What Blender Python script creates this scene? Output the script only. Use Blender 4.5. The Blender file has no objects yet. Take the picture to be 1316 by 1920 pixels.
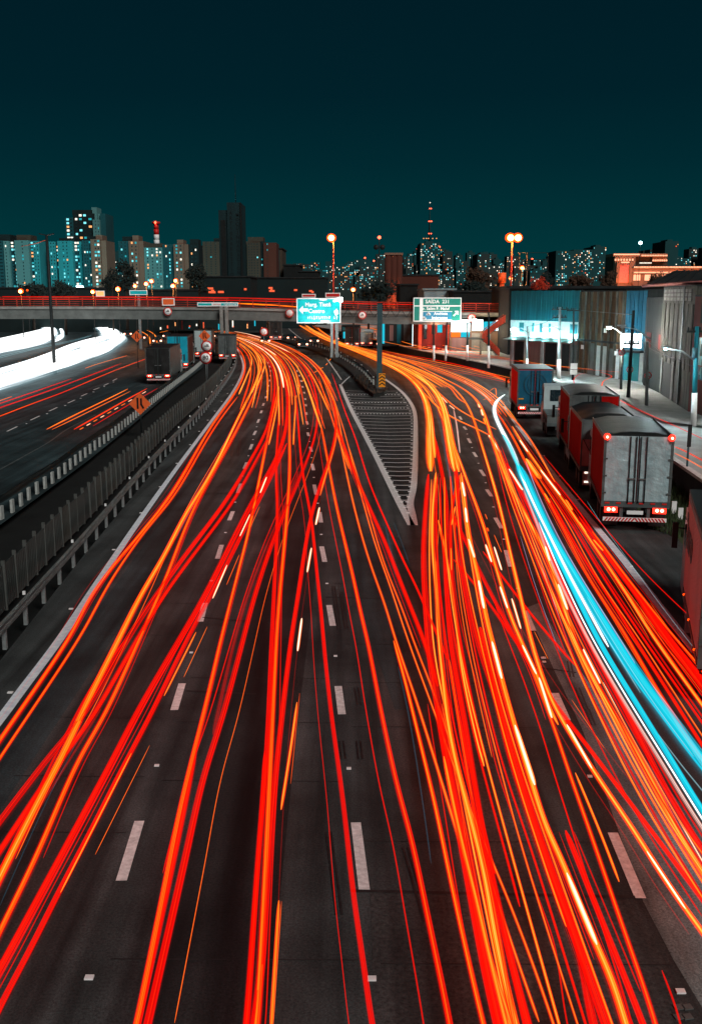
import bpy, bmesh, math, random
from mathutils import Vector, Matrix
random.seed(7)
R = math.radians
scene = bpy.context.scene

# ---------------------------------------------------------------- camera, sky, sun, exposure
CAM_H, FOC, HOR = 8.8, 1900.0, 556.0          # height over the road, focal length and horizon row in photo pixels
PW, PH = 1316.0, 1920.0
PITCH = math.atan((PH / 2 - HOR) / FOC)
cam_data = bpy.data.cameras.new('camera')
cam_data.sensor_fit = 'VERTICAL'
cam_data.sensor_height = 36.0
cam_data.lens = 36.0 * FOC / PH
cam_data.clip_start = 0.1
cam_data.clip_end = 12000
cam = bpy.data.objects.new('camera', cam_data)
scene.collection.objects.link(cam)
cam.location = (0, 0, CAM_H)
cam.rotation_euler = (R(90) - PITCH, 0, 0)
scene.camera = cam

world = bpy.data.worlds.new('World')
scene.world = world
world.use_nodes = True
nt = world.node_tree
nt.nodes.clear()
w_out = nt.nodes.new('ShaderNodeOutputWorld')
w_bg = nt.nodes.new('ShaderNodeBackground')
w_tc = nt.nodes.new('ShaderNodeTexCoord')
w_sep = nt.nodes.new('ShaderNodeSeparateXYZ')
w_rmp = nt.nodes.new('ShaderNodeValToRGB')
nt.links.new(w_tc.outputs['Generated'], w_sep.inputs[0])
nt.links.new(w_sep.outputs['Z'], w_rmp.inputs[0])
nt.links.new(w_rmp.outputs[0], w_bg.inputs[0])
nt.links.new(w_bg.outputs[0], w_out.inputs[0])
cr = w_rmp.color_ramp
cr.elements[0].position = 0.0
cr.elements[0].color = (0.0008, 0.041, 0.046, 1)
cr.elements[1].position = 0.28
cr.elements[1].color = (0.0004, 0.0115, 0.0185, 1)
for p_, c_ in ((0.05, (0.0004, 0.034, 0.040, 1)), (0.12, (0.0003, 0.0215, 0.029, 1)), (0.18, (0.0003, 0.0150, 0.0225, 1))):
    e_ = cr.elements.new(p_)
    e_.color = c_
w_bg.inputs[1].default_value = 1.0

sun_data = bpy.data.lights.new('night_glow', 'SUN')
sun_data.energy = 2.1
sun_data.angle = R(22)
sun_data.color = (1.0, 0.97, 0.93)
sun = bpy.data.objects.new('night_glow', sun_data)
scene.collection.objects.link(sun)
sun.rotation_euler = Vector((-0.42, 0.78, -0.62)).to_track_quat('-Z', 'Y').to_euler()

scene.render.engine = 'CYCLES'
scene.view_settings.view_transform = 'Standard'
scene.view_settings.look = 'None'
scene.view_settings.exposure = 0.0
scene.view_settings.gamma = 1.0
scene.cycles.use_denoising = True
scene.cycles.max_bounces = 4
scene.cycles.diffuse_bounces = 2
scene.cycles.glossy_bounces = 2
scene.cycles.sample_clamp_indirect = 4.0
scene.cycles.transparent_max_bounces = 48
scene.render.resolution_x, scene.render.resolution_y = 701, 1024
COL = scene.collection

# ---------------------------------------------------------------- geometry helpers
CP, SP = math.cos(PITCH), math.sin(PITCH)
def ray(px, py):
    u, v = (px - PW / 2) / FOC, (PH / 2 - py) / FOC
    return Vector((u, CP + v * SP, -SP + v * CP))
def G(px, py, z=0.0):
    """the point of height z that the photo shows at a pixel"""
    d = ray(px, py)
    t = (z - CAM_H) / d.z
    return Vector((d.x * t, d.y * t, z))
def PY(px, py, Y):
    """the point at distance Y that the photo shows at a pixel"""
    d = ray(px, py)
    t = Y / d.y
    return Vector((d.x * t, Y, CAM_H + d.z * t))
def spline(pts, n=8):
    out = []
    m = len(pts)
    for i in range(m - 1):
        p0, p1, p2, p3 = pts[max(i - 1, 0)], pts[i], pts[i + 1], pts[min(i + 2, m - 1)]
        for k in range(n):
            t = k / n
            out.append(tuple(0.5 * ((2 * b) + (-a + c) * t + (2 * a - 5 * b + 4 * c - d) * t * t + (-a + 3 * b - 3 * c + d) * t ** 3)
                             for a, b, c, d in zip(p0, p1, p2, p3)))
    out.append(tuple(pts[-1]))
    return out
def resample(pts, step):
    out = [pts[0].copy()]
    acc = 0.0
    for a, b in zip(pts, pts[1:]):
        seg = (b - a).length
        while acc + seg >= step and seg > 1e-6:
            t = (step - acc) / seg
            a = a.lerp(b, t)
            out.append(a.copy())
            seg = (b - a).length
            acc = 0.0
        acc += seg
    return out
def gpath(pix, z=0.0, n=8):
    return [G(x, y, z) for x, y in spline(pix, n)]

class MB:
    def __init__(self):
        self.v, self.f, self.m, self.s = [], [], [], []
    def add(self, vs, fs, mi=0, smooth=False):
        o = len(self.v)
        self.v += [Vector(p) for p in vs]
        self.f += [tuple(i + o for i in f) for f in fs]
        self.m += [mi] * len(fs)
        self.s += [smooth] * len(fs)
        return self
    def box(self, c, s, rz=0.0, mi=0, rx=0.0, ry=0.0):
        hx, hy, hz = s[0] / 2, s[1] / 2, s[2] / 2
        M = Matrix.Rotation(rz, 3, 'Z') @ Matrix.Rotation(ry, 3, 'Y') @ Matrix.Rotation(rx, 3, 'X')
        vs = [Vector(c) + M @ Vector((x * hx, y * hy, z * hz)) for z in (-1, 1) for y in (-1, 1) for x in (-1, 1)]
        return self.add(vs, [(0, 2, 3, 1), (4, 5, 7, 6), (0, 1, 5, 4), (2, 6, 7, 3), (0, 4, 6, 2), (1, 3, 7, 5)], mi)
    def bx(self, x0, x1, y0, y1, z0, z1, mi=0):
        return self.box(((x0 + x1) / 2, (y0 + y1) / 2, (z0 + z1) / 2), (abs(x1 - x0), abs(y1 - y0), abs(z1 - z0)), 0, mi)
    def quad(self, a, b, c, d, mi=0):
        return self.add([a, b, c, d], [(0, 1, 2, 3)], mi)
    def prism(self, base, z0, z1, mi=0):
        n = len(base)
        vs = [Vector((p[0], p[1], z0)) for p in base] + [Vector((p[0], p[1], z1)) for p in base]
        fs = [tuple(range(n - 1, -1, -1)), tuple(range(n, 2 * n))] + [(i, (i + 1) % n, n + (i + 1) % n, n + i) for i in range(n)]
        return self.add(vs, fs, mi)
    def tube(self, pts, r, n=8, mi=0, r1=None, flat=1.0, taper=False):
        """a tube along pts; flat < 1 squashes it vertically"""
        pts = [Vector(p) for p in pts]
        m = len(pts)
        vs, fs = [], []
        for i, p in enumerate(pts):
            t = pts[min(i + 1, m - 1)] - pts[max(i - 1, 0)]
            t.normalize()
            up = Vector((0, 0, 1)) if abs(t.z) < 0.9 else Vector((0, 1, 0))
            a = t.cross(up).normalized()
            b = a.cross(t).normalized()
            rr = r if r1 is None else r + (r1 - r) * i / max(m - 1, 1)
            if taper:
                rr *= min(1.0, 0.25 + 0.35 * min(i, m - 1 - i))
            for k in range(n):
                w = 2 * math.pi * k / n
                vs.append(p + a * (rr * math.cos(w)) + b * (rr * flat * math.sin(w)))
        for i in range(m - 1):
            for k in range(n):
                k2 = (k + 1) % n
                fs.append((i * n + k, i * n + k2, (i + 1) * n + k2, (i + 1) * n + k))
        fs.append(tuple(range(n - 1, -1, -1)))
        fs.append(tuple((m - 1) * n + k for k in range(n)))
        return self.add(vs, fs, mi, True)
    def cyl(self, a, b, r, n=10, mi=0, r1=None):
        return self.tube([a, b], r, n, mi, r1)
    def disc(self, c, r, nrm, th, n=20, mi=0):
        c, nrm = Vector(c), Vector(nrm).normalized()
        return self.tube([c - nrm * th / 2, c + nrm * th / 2], r, n, mi)
    def ball(self, c, r, mi=0, sz=1.0, n=8):
        vs, fs = [], []
        c = Vector(c)
        rings = n // 2
        for i in range(1, rings):
            th = math.pi * i / rings
            for k in range(n):
                ph = 2 * math.pi * k / n
                vs.append(c + Vector((r * math.sin(th) * math.cos(ph), r * math.sin(th) * math.sin(ph), r * sz * math.cos(th))))
        top, bot = len(vs), len(vs) + 1
        vs += [c + Vector((0, 0, r * sz)), c - Vector((0, 0, r * sz))]
        for i in range(rings - 2):
            for k in range(n):
                k2 = (k + 1) % n
                fs.append((i * n + k, (i + 1) * n + k, (i + 1) * n + k2, i * n + k2))
        for k in range(n):
            k2 = (k + 1) % n
            fs.append((top, k, k2))
            fs.append((bot, (rings - 2) * n + k2, (rings - 2) * n + k))
        return self.add(vs, fs, mi, True)
    def ribbon(self, pts, w, z=0.0, mi=0):
        """a flat painted strip of width w along pts"""
        pts = [Vector(p) for p in pts]
        m = len(pts)
        vs, fs = [], []
        for i, p in enumerate(pts):
            t = pts[min(i + 1, m - 1)] - pts[max(i - 1, 0)]
            t.z = 0
            t.normalize()
            a = Vector((t.y, -t.x, 0)) * (w / 2)
            vs += [Vector((p.x, p.y, p.z + z)) - a, Vector((p.x, p.y, p.z + z)) + a]
        for i in range(m - 1):
            fs.append((2 * i, 2 * i + 1, 2 * i + 3, 2 * i + 2))
        return self.add(vs, fs, mi)
    def mesh(self, name, mats, off=Vector((0, 0, 0))):
        me = bpy.data.meshes.new(name)
        me.from_pydata([tuple(p - off) for p in self.v], [], self.f)
        for m_ in (mats if isinstance(mats, (list, tuple)) else [mats]):
            me.materials.append(M[m_])
        me.polygons.foreach_set('material_index', self.m)
        me.polygons.foreach_set('use_smooth', self.s)
        me.update()
        return me
    def build(self, name, mats, parent=None, local=False, kind=None):
        off = Vector((0, 0, 0))
        if parent is not None and not local:
            off = origin(parent)
        o = bpy.data.objects.new(name, self.mesh(name, mats, off))
        COL.objects.link(o)
        if parent is not None:
            o.parent = parent
        if kind:
            o['kind'] = kind
        return o
def origin(o):
    p = Vector((0, 0, 0))
    while o is not None:
        p += o.location
        o = o.parent
    return p
def link(name, me, parent, loc=(0, 0, 0), rz=0.0, sc=None):
    o = bpy.data.objects.new(name, me)
    COL.objects.link(o)
    o.parent = parent
    o.location = loc
    o.rotation_euler = (0, 0, rz)
    if sc:
        o.scale = sc
    return o
def tag(o, label, cat, group=None):
    o['label'] = label
    o['category'] = cat
    if group:
        o['group'] = group
    return o
def thing(name, label, cat, loc=(0, 0, 0), rz=0.0, group=None):
    o = bpy.data.objects.new(name, None)
    COL.objects.link(o)
    o.location = loc
    o.rotation_euler = (0, 0, rz)
    return tag(o, label, cat, group)
def struct(o):
    o['kind'] = 'structure'
    return o
def copy_tree(o, parent=None):
    c = o.copy()
    COL.objects.link(c)
    c.parent = parent
    for ch in list(o.children):
        copy_tree(ch, c)
    return c
_fonts = {}
def text_mesh(s, size, mat, depth=0.01):
    cu = bpy.data.curves.new('lettering', 'FONT')
    cu.body = s
    cu.size = size
    cu.extrude = depth
    cu.align_x = 'CENTER'
    cu.align_y = 'CENTER'
    cu.resolution_u = 2
    cu.offset = size * 0.022
    ob = bpy.data.objects.new('lettering', cu)
    COL.objects.link(ob)
    dg = bpy.context.evaluated_depsgraph_get()
    me = bpy.data.meshes.new_from_object(ob.evaluated_get(dg))
    bpy.data.objects.remove(ob)
    bpy.data.curves.remove(cu)
    me.materials.clear()
    me.materials.append(M[mat])
    return me
def lettering(s, size, mat, loc, parent, rz=0.0, rx=90, name='lettering', sx=1.0):
    """upright text that faces -Y at local loc of its parent"""
    o = bpy.data.objects.new(name, text_mesh(s, size, mat))
    COL.objects.link(o)
    o.parent = parent
    o.location = loc
    o.rotation_euler = (R(rx), 0, rz)
    o.scale = (sx, 1, 1)
    return o

# ---------------------------------------------------------------- materials
M = {}
def surf(name, col, rough=0.8, metal=0.0, vary=0.25, scale=3.0, bump=0.0, bscale=40.0, streak=False, col2=None, spec=0.3):
    m = bpy.data.materials.new(name)
    m.use_nodes = True
    n = m.node_tree
    b = n.nodes['Principled BSDF']
    b.inputs['Roughness'].default_value = rough
    b.inputs['Metallic'].default_value = metal
    b.inputs['Specular IOR Level'].default_value = spec
    tc = n.nodes.new('ShaderNodeTexCoord')
    mp = n.nodes.new('ShaderNodeMapping')
    n.links.new(tc.outputs['Object'], mp.inputs[0])
    if streak:
        mp.inputs['Scale'].default_value = (1, 1, 0.12)
    nz = n.nodes.new('ShaderNodeTexNoise')
    nz.inputs['Scale'].default_value = scale
    nz.inputs['Detail'].default_value = 6
    nz.inputs['Roughness'].default_value = 0.65
    n.links.new(mp.outputs[0], nz.inputs['Vector'])
    rp = n.nodes.new('ShaderNodeValToRGB')
    rp.color_ramp.elements[0].position = 0.3
    rp.color_ramp.elements[1].position = 0.7
    lo = col2 if col2 else tuple(c * (1 - vary) for c in col)
    hi = col if col2 else tuple(min(1, c * (1 + vary)) for c in col)
    rp.color_ramp.elements[0].color = (*lo, 1)
    rp.color_ramp.elements[1].color = (*hi, 1)
    n.links.new(nz.outputs[0], rp.inputs[0])
    n.links.new(rp.outputs[0], b.inputs['Base Color'])
    if bump:
        n2 = n.nodes.new('ShaderNodeTexNoise')
        n2.inputs['Scale'].default_value = bscale
        n2.inputs['Detail'].default_value = 4
        n.links.new(tc.outputs['Object'], n2.inputs['Vector'])
        bp = n.nodes.new('ShaderNodeBump')
        bp.inputs['Strength'].default_value = bump
        bp.inputs['Distance'].default_value = 0.02
        n.links.new(n2.outputs[0], bp.inputs['Height'])
        n.links.new(bp.outputs[0], b.inputs['Normal'])
    M[name] = m
    return m
def glow(name, rgb, along=0.0, ascale=0.6):
    m = bpy.data.materials.new(name)
    m.use_nodes = True
    n = m.node_tree
    n.nodes.clear()
    out = n.nodes.new('ShaderNodeOutputMaterial')
    em = n.nodes.new('ShaderNodeEmission')
    em.inputs[0].default_value = (*[c / max(rgb) for c in rgb], 1)
    em.inputs[1].default_value = max(rgb)
    if along:
        tc = n.nodes.new('ShaderNodeTexCoord')
        nz = n.nodes.new('ShaderNodeTexNoise')
        nz.inputs['Scale'].default_value = ascale
        nz.inputs['Detail'].default_value = 3
        n.links.new(tc.outputs['Object'], nz.inputs['Vector'])
        mr = n.nodes.new('ShaderNodeMapRange')
        mr.inputs[1].default_value = 0.3
        mr.inputs[2].default_value = 0.7
        mr.inputs[3].default_value = max(rgb) * (1 - along)
        mr.inputs[4].default_value = max(rgb) * (1 + along)
        n.links.new(nz.outputs[0], mr.inputs[0])
        n.links.new(mr.outputs[0], em.inputs[1])
    n.links.new(em.outputs[0], out.inputs[0])
    M[name] = m
    return m

# asphalt: aggregate grain, tyre polish, oily patches
def asphalt(name, base, warm=(1.0, 0.93, 0.90), coarse=1.0):
    m = surf(name, base, 0.82, vary=0.5, scale=0.35, spec=0.25)
    n = m.node_tree
    b = n.nodes['Principled BSDF']
    tc = [x for x in n.nodes if x.type == 'TEX_COORD'][0]
    rp = [x for x in n.nodes if x.type == 'VALTORGB'][0]
    g = n.nodes.new('ShaderNodeTexNoise')
    g.inputs['Scale'].default_value = 26 / coarse
    g.inputs['Detail'].default_value = 5
    g.inputs['Roughness'].default_value = 0.8
    n.links.new(tc.outputs['Object'], g.inputs['Vector'])
    mp = n.nodes.new('ShaderNodeMapping')
    mp.inputs['Rotation'].default_value = (0, 0, R(-3))
    mp.inputs['Scale'].default_value = (1.4, 0.05, 1)
    n.links.new(tc.outputs['Object'], mp.inputs[0])
    s = n.nodes.new('ShaderNodeTexNoise')
    s.inputs['Scale'].default_value = 1.6
    s.inputs['Detail'].default_value = 4
    n.links.new(mp.outputs[0], s.inputs['Vector'])
    gr = n.nodes.new('ShaderNodeMapRange')
    gr.inputs[1].default_value, gr.inputs[2].default_value = 0.3, 0.75
    gr.inputs[3].default_value, gr.inputs[4].default_value = 0.30, 2.0
    n.links.new(g.outputs[0], gr.inputs[0])
    sr = n.nodes.new('ShaderNodeMapRange')
    sr.inputs[1].default_value, sr.inputs[2].default_value = 0.3, 0.7
    sr.inputs[3].default_value, sr.inputs[4].default_value = 0.40, 1.75
    n.links.new(s.outputs[0], sr.inputs[0])
    mu = n.nodes.new('ShaderNodeMath')
    mu.operation = 'MULTIPLY'
    n.links.new(gr.outputs[0], mu.inputs[0])
    n.links.new(sr.outputs[0], mu.inputs[1])
    vm = n.nodes.new('ShaderNodeVectorMath')
    vm.operation = 'SCALE'
    n.links.new(rp.outputs[0], vm.inputs[0])
    n.links.new(mu.outputs[0], vm.inputs['Scale'])
    v2 = n.nodes.new('ShaderNodeVectorMath')
    v2.operation = 'MULTIPLY'
    v2.inputs[1].default_value = warm
    n.links.new(vm.outputs[0], v2.inputs[0])
    n.links.new(v2.outputs[0], b.inputs['Base Color'])
    bp = n.nodes.new('ShaderNodeBump')
    bp.inputs['Strength'].default_value = 0.35
    bp.inputs['Distance'].default_value = 0.015
    n.links.new(g.outputs[0], bp.inputs['Height'])
    n.links.new(bp.outputs[0], b.inputs['Normal'])
asphalt('asphalt', (0.037, 0.038, 0.038), warm=(.90, 1, .99))
asphalt('asphalt_dark', (0.015, 0.015, 0.015), warm=(.92, 1, 1))
asphalt('asphalt_rough', (0.036, 0.035, 0.034), warm=(.92, 1, 1), coarse=1.8)
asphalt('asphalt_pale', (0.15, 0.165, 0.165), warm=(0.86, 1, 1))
asphalt('asphalt_teal', (0.024, 0.032, 0.034), warm=(0.80, 1, 1.02))
surf('earth', (0.0045, 0.0052, 0.0048), 0.95, vary=0.6, scale=0.8, bump=0.4, bscale=12)
surf('concrete', (0.22, 0.215, 0.20), 0.85, vary=0.3, scale=0.8, bump=0.15)
surf('concrete_grey', (0.105, 0.115, 0.11), 0.85, vary=0.3, scale=0.6, bump=0.1)
surf('concrete_pale', (0.36, 0.39, 0.385), 0.8, vary=0.28, scale=0.7, bump=0.1)
surf('stained_concrete', (0.14, 0.14, 0.115), 0.95, scale=3.2, streak=True, col2=(0.012, 0.012, 0.010), bump=0.2, bscale=9)
surf('stained_brown', (0.15, 0.082, 0.038), 0.95, scale=3.4, streak=True, col2=(0.012, 0.009, 0.006), bump=0.2, bscale=9)
surf('dark_wall', (0.018, 0.020, 0.020), 0.9, vary=0.5, scale=1.2, streak=True)
surf('black_wall', (0.006, 0.008, 0.008), 0.9, vary=0.5, scale=1.2)
surf('teal_cladding', (0.004, 0.20, 0.255), 0.6, scale=2.4, streak=True, col2=(0.004, 0.10, 0.13))
surf('teal_wall', (0.03, 0.20, 0.23), 0.8, vary=0.2, scale=0.3, streak=True)
surf('blue_wall', (0.006, 0.095, 0.155), 0.6, vary=0.3, scale=1.2, streak=True)
surf('pink_wall', (0.19, 0.10, 0.09), 0.9, vary=0.3, scale=1.0, streak=True)
surf('red_wall', (0.12, 0.010, 0.007), 0.9, vary=0.35, scale=0.9, streak=True)
surf('roof_dark', (0.012, 0.015, 0.016), 0.9, vary=0.5, scale=0.6)
surf('roof_tin', (0.20, 0.27, 0.29), 0.6, vary=0.3, scale=0.6, streak=True)
surf('tan_block', (0.165, 0.105, 0.075), 0.9, vary=0.15, scale=0.05)
surf('tan_dim', (0.050, 0.037, 0.026), 0.9, vary=0.15, scale=0.05)
surf('rust_dim', (0.075, 0.020, 0.012), 0.9, vary=0.25, scale=0.06, streak=True)
surf('teal_block', (0.018, 0.235, 0.26), 0.9, vary=0.12, scale=0.05)
surf('teal_pale', (0.08, 0.215, 0.215), 0.9, vary=0.12, scale=0.05)
surf('teal_dim', (0.006, 0.070, 0.082), 0.9, vary=0.2, scale=0.05)
surf('far_block', (0.008, 0.056, 0.060), 0.9, vary=0.35, scale=0.01)  # haze put into the colour: walls lifted towards the sky's teal
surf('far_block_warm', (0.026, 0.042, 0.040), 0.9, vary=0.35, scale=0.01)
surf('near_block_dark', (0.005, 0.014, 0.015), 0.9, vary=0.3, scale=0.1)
surf('tower_dark', (0.002, 0.018, 0.021), 0.8, vary=0.6, scale=0.12, streak=True)
surf('tower_letter', (0.002, 0.006, 0.007), 0.9)
surf('pane_dark', (0.012, 0.03, 0.034), 0.25, vary=0.2, spec=0.5)
surf('white_paint', (0.90, 0.90, 0.88), 0.75, scale=9, col2=(0.52, 0.51, 0.49), bump=0.1, bscale=30)
surf('edge_paint', (0.74, 0.84, 0.98), 0.75, vary=0.2, scale=5)
surf('stud', (0.85, 0.88, 0.85), 0.3)
surf('skid', (0.017, 0.016, 0.016), 0.6, vary=0.6, scale=5)
surf('seam', (0.018, 0.017, 0.017), 0.8, vary=0.6, scale=4)
surf('fence_panel', (0.036, 0.040, 0.037), 0.7, vary=0.25, scale=2.0, metal=0.0, streak=True)
surf('fence_panel_b', (0.024, 0.028, 0.026), 0.7, vary=0.4, scale=2.0, streak=True)
surf('fence_panel_c', (0.040, 0.040, 0.034), 0.7, vary=0.45, scale=3.0, streak=True)
surf('fence_post', (0.062, 0.068, 0.063), 0.6)
surf('galvanised', (0.085, 0.095, 0.092), 0.6, metal=0.1, vary=0.35, scale=2)
surf('post_pale', (0.36, 0.38, 0.36), 0.7, vary=0.3, scale=6)
surf('steel_dark', (0.016, 0.021, 0.022), 0.6, metal=0.3)
surf('steel_teal', (0.03, 0.075, 0.088), 0.5, metal=0.2)
surf('pole_grey', (0.17, 0.19, 0.19), 0.6, vary=0.3, scale=3)
surf('pole_white', (0.75, 0.76, 0.74), 0.7, vary=0.15, scale=3)
surf('rail_red', (0.42, 0.035, 0.015), 0.6, vary=0.25, scale=2)
surf('stair_red', (0.60, 0.06, 0.025), 0.6, vary=0.25, scale=2)
surf('sign_green', (0.01, 0.22, 0.17), 0.4, vary=0.1)
surf('sign_teal', (0.0, 0.42, 0.46), 0.4, vary=0.25, scale=1.2)
surf('sign_blue', (0.01, 0.20, 0.34), 0.4, vary=0.1)
surf('sign_white', (0.85, 0.86, 0.85), 0.4, vary=0.05)
surf('sign_red', (0.60, 0.02, 0.015), 0.4, vary=0.1)
surf('sign_orange', (0.80, 0.13, 0.03), 0.5, vary=0.1)
surf('sign_yellow', (0.80, 0.30, 0.01), 0.5, vary=0.1)
surf('sign_black', (0.01, 0.01, 0.01), 0.5)
surf('truck_silver', (0.56, 0.71, 0.73), 0.34, metal=0.3, scale=1.6, col2=(0.29, 0.42, 0.45), spec=0.5, bump=1.0, bscale=2.2)
[x for x in M['truck_silver'].node_tree.nodes if x.type == 'BUMP'][0].inputs['Distance'].default_value = 0.10
surf('truck_red', (0.34, 0.006, 0.005), 0.95, vary=0.3, scale=1.5, streak=True, spec=0.03)
surf('truck_red_lit', (0.9, 0.010, 0.006), 0.95, vary=0.1, scale=1.5, spec=0.03)  # red trail light on the truck side put into the colour
surf('truck_blue', (0.004, 0.085, 0.15), 0.4, vary=0.25, scale=2.0, streak=True)
surf('truck_cyan', (0.0, 0.30, 0.42), 0.5, vary=0.2, scale=1)
surf('truck_black', (0.012, 0.012, 0.012), 0.5, vary=0.5, scale=1)
surf('truck_grey', (0.075, 0.09, 0.09), 0.5, vary=0.35, scale=1.4)
surf('truck_pink', (0.46, 0.15, 0.135), 0.7, vary=0.25, scale=2)
surf('rib_red_lit', (0.85, 0.40, 0.37), 0.7, vary=0.2, scale=1.2, streak=True)  # white metal tinted pink, red light put into the colour
surf('tarp', (0.010, 0.011, 0.011), 0.5, vary=0.6, scale=1.3, bump=0.6, bscale=3)
surf('tyre', (0.012, 0.012, 0.012), 0.9)
surf('cab_white', (0.36, 0.43, 0.43), 0.4, vary=0.1)
surf('glass_dark', (0.01, 0.02, 0.025), 0.1, spec=0.6)
surf('chrome', (0.5, 0.52, 0.52), 0.25, metal=0.8)
surf('leaf_dark', (0.010, 0.020, 0.018), 0.8, vary=0.5, scale=2)
surf('leaf_rust', (0.055, 0.028, 0.016), 0.8, vary=0.5, scale=2)
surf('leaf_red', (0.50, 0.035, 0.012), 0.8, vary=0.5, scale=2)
surf('bark', (0.02, 0.016, 0.012), 0.9, vary=0.4, scale=2)
surf('grass', (0.035, 0.055, 0.020), 0.9, vary=0.6, scale=3)
surf('kerb_paint', (0.60, 0.62, 0.60), 0.8, vary=0.25, scale=3)
# things that give light
glow('trail_dark', (0.34, 0.0008, 0.0004), 0.3)
glow('trail_red', (1.05, 0.004, 0.001), 0.12)
glow('trail_scarlet', (1.35, 0.020, 0.002), 0.15)
glow('trail_orange', (1.7, 0.115, 0.004), 0.2)
glow('trail_amber', (2.0, 0.33, 0.006), 0.2)
glow('trail_gold', (2.2, 0.55, 0.05), 0.2)
glow('trail_white', (3.0, 2.5, 2.2), 0.1)
glow('trail_pink', (1.2, 0.62, 0.52), 0.1)
glow('trail_cyan', (0.01, 0.53, 0.80), 0.10)
glow('trail_pale', (0.40, 0.66, 0.72), 0.2)
glow('trail_lilac', (0.55, 0.42, 0.66), 0.2)
glow('trail_blue', (0.02, 0.09, 0.15), 0.4)
glow('beam_white', (5.0, 4.9, 4.7), 0.05)
glow('win_cyan', (0.30, 1.15, 1.25))
glow('win_teal', (0.03, 0.42, 0.48))
glow('win_white', (1.6, 1.45, 1.2))
glow('win_warm', (1.5, 0.62, 0.22))
glow('win_red', (1.2, 0.16, 0.06))
glow('lamp_sodium', (30, 9, 2.0))
glow('lamp_orange', (3, 0.17, 0.008))
glow('lamp_cool', (22, 24, 23))
glow('lamp_cyan', (8, 16, 17))
glow('lamp_red', (7, 0.6, 0.25))
glow('tail_red', (5.0, 0.10, 0.05))
glow('tail_hot', (9.0, 3.2, 2.0))
glow('shop_light', (2.6, 3.2, 3.3))
glow('shop_cyan', (0.02, 0.55, 0.72))
glow('shop_orange', (1.6, 0.25, 0.03))
glow('temple_light', (1.9, 0.75, 0.42))
glow('temple_glow', (0.75, 0.075, 0.018), 0.3, 0.2)

# ================================================================ THE SETTING
mb = MB()
mb.quad((-6000, -300, -0.35), (6000, -300, -0.35), (6000, 9000, -0.35), (-6000, 9000, -0.35))
struct(mb.build('ground', 'earth'))

def sheet(name, pix, mat, z, extra=(), parent=None):
    pts = [G(x, y, z) for x, y in pix] + [Vector((x, y, z)) for x, y in extra]
    bm = bmesh.new()
    vs = [bm.verts.new(p) for p in pts]
    f = bm.faces.new(vs)
    bm.normal_update()
    if f.normal.z < 0:
        f.normal_flip()
    bmesh.ops.triangulate(bm, faces=[f])
    me = bpy.data.meshes.new(name)
    bm.to_mesh(me)
    bm.free()
    me.materials.append(M[mat])
    o = bpy.data.objects.new(name, me)
    COL.objects.link(o)
    if parent:
        o.parent = parent
    return o

# main carriageways: from the left guard rail to the right shoulder, far end under the viaduct
left_edge = [(-260, 1560), (0, 1240), (157, 1042), (277, 897), (365, 797), (412, 738), (434, 704), (443, 680), (437, 655), (420, 640), (370, 632), (300, 628)]
right_edge = [(440, 588), (640, 592), (700, 640), (800, 672), (900, 690), (1000, 735), (1090, 800), (1170, 870), (1262, 1000), (1360, 1120), (1600, 1420)]
road = struct(sheet('main_road', left_edge + right_edge, 'asphalt', 0.0, extra=[(14, -15), (-14, -15)]))
opp = struct(sheet('opposite_road', [(-420, 1180), (0, 985), (164, 865), (248, 797), (328, 729), (379, 690), (402, 660), (405, 630), (380, 605), (150, 588), (-500, 590)], 'asphalt_teal', 0.0))

# lane-wide resurfaced strips and patches of other asphalt
def patch(pix, mat, z=0.004, name='asphalt_patch', parent=road, extra=()):
    return sheet(name, pix, mat, z, extra, parent)
patch([(262, 1920), (420, 1330), (478, 1100), (520, 960), (548, 860), (566, 800), (600, 800), (606, 860), (600, 960), (590, 1100), (560, 1340), (500, 1920)], 'asphalt_dark')
patch([(0, 1400), (150, 1190), (300, 980), (400, 830), (440, 770), (452, 772), (420, 850), (330, 1010), (200, 1215), (0, 1520)], 'asphalt_teal')
patch([(694, 1672), (1178, 1684), (1240, 1790), (1312, 1920), (702, 1920)], 'asphalt_rough')
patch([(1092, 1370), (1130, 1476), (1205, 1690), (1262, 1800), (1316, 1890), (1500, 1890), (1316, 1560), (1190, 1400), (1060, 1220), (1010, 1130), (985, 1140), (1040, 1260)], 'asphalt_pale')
patch([(780, 1100), (840, 1400), (880, 1600), (930, 1660), (1020, 1670), (990, 1500), (930, 1300), (880, 1100)], 'asphalt_rough')
patch([(640, 1000), (690, 1180), (740, 1330), (800, 1330), (775, 1150), (720, 1000)], 'asphalt_teal')

# painted lines: continuous edges, one object each
def line(pix, w, mat='white_paint', name='edge_line', z=0.008, parent=road, n=8):
    return MB().ribbon(gpath(pix, 0.0, n), w, z).build(name, mat, parent)
line([(-120, 1505), (0, 1350), (38, 1299), (112, 1200), (190, 1083), (255, 986), (328, 883), (401, 784), (438, 733), (456, 693), (450, 664), (438, 648), (420, 638)], 0.24, 'edge_paint')
line([(1420, 1380), (1316, 1240), (1240, 1142), (1160, 1040), (1100, 968), (1040, 893), (1000, 838), (965, 792), (943, 762)], 0.26, 'edge_paint')
line([(600, 655), (625, 690), (640, 712)], 0.14)
line([(870, 715), (900, 735), (920, 752)], 0.12)
line([(530, 604), (548, 622), (575, 642), (600, 655)], 0.15)
line([(0, 881), (45, 856), (91, 830), (128, 804), (180, 778)], 0.12, 'galvanised', parent=opp)

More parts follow.
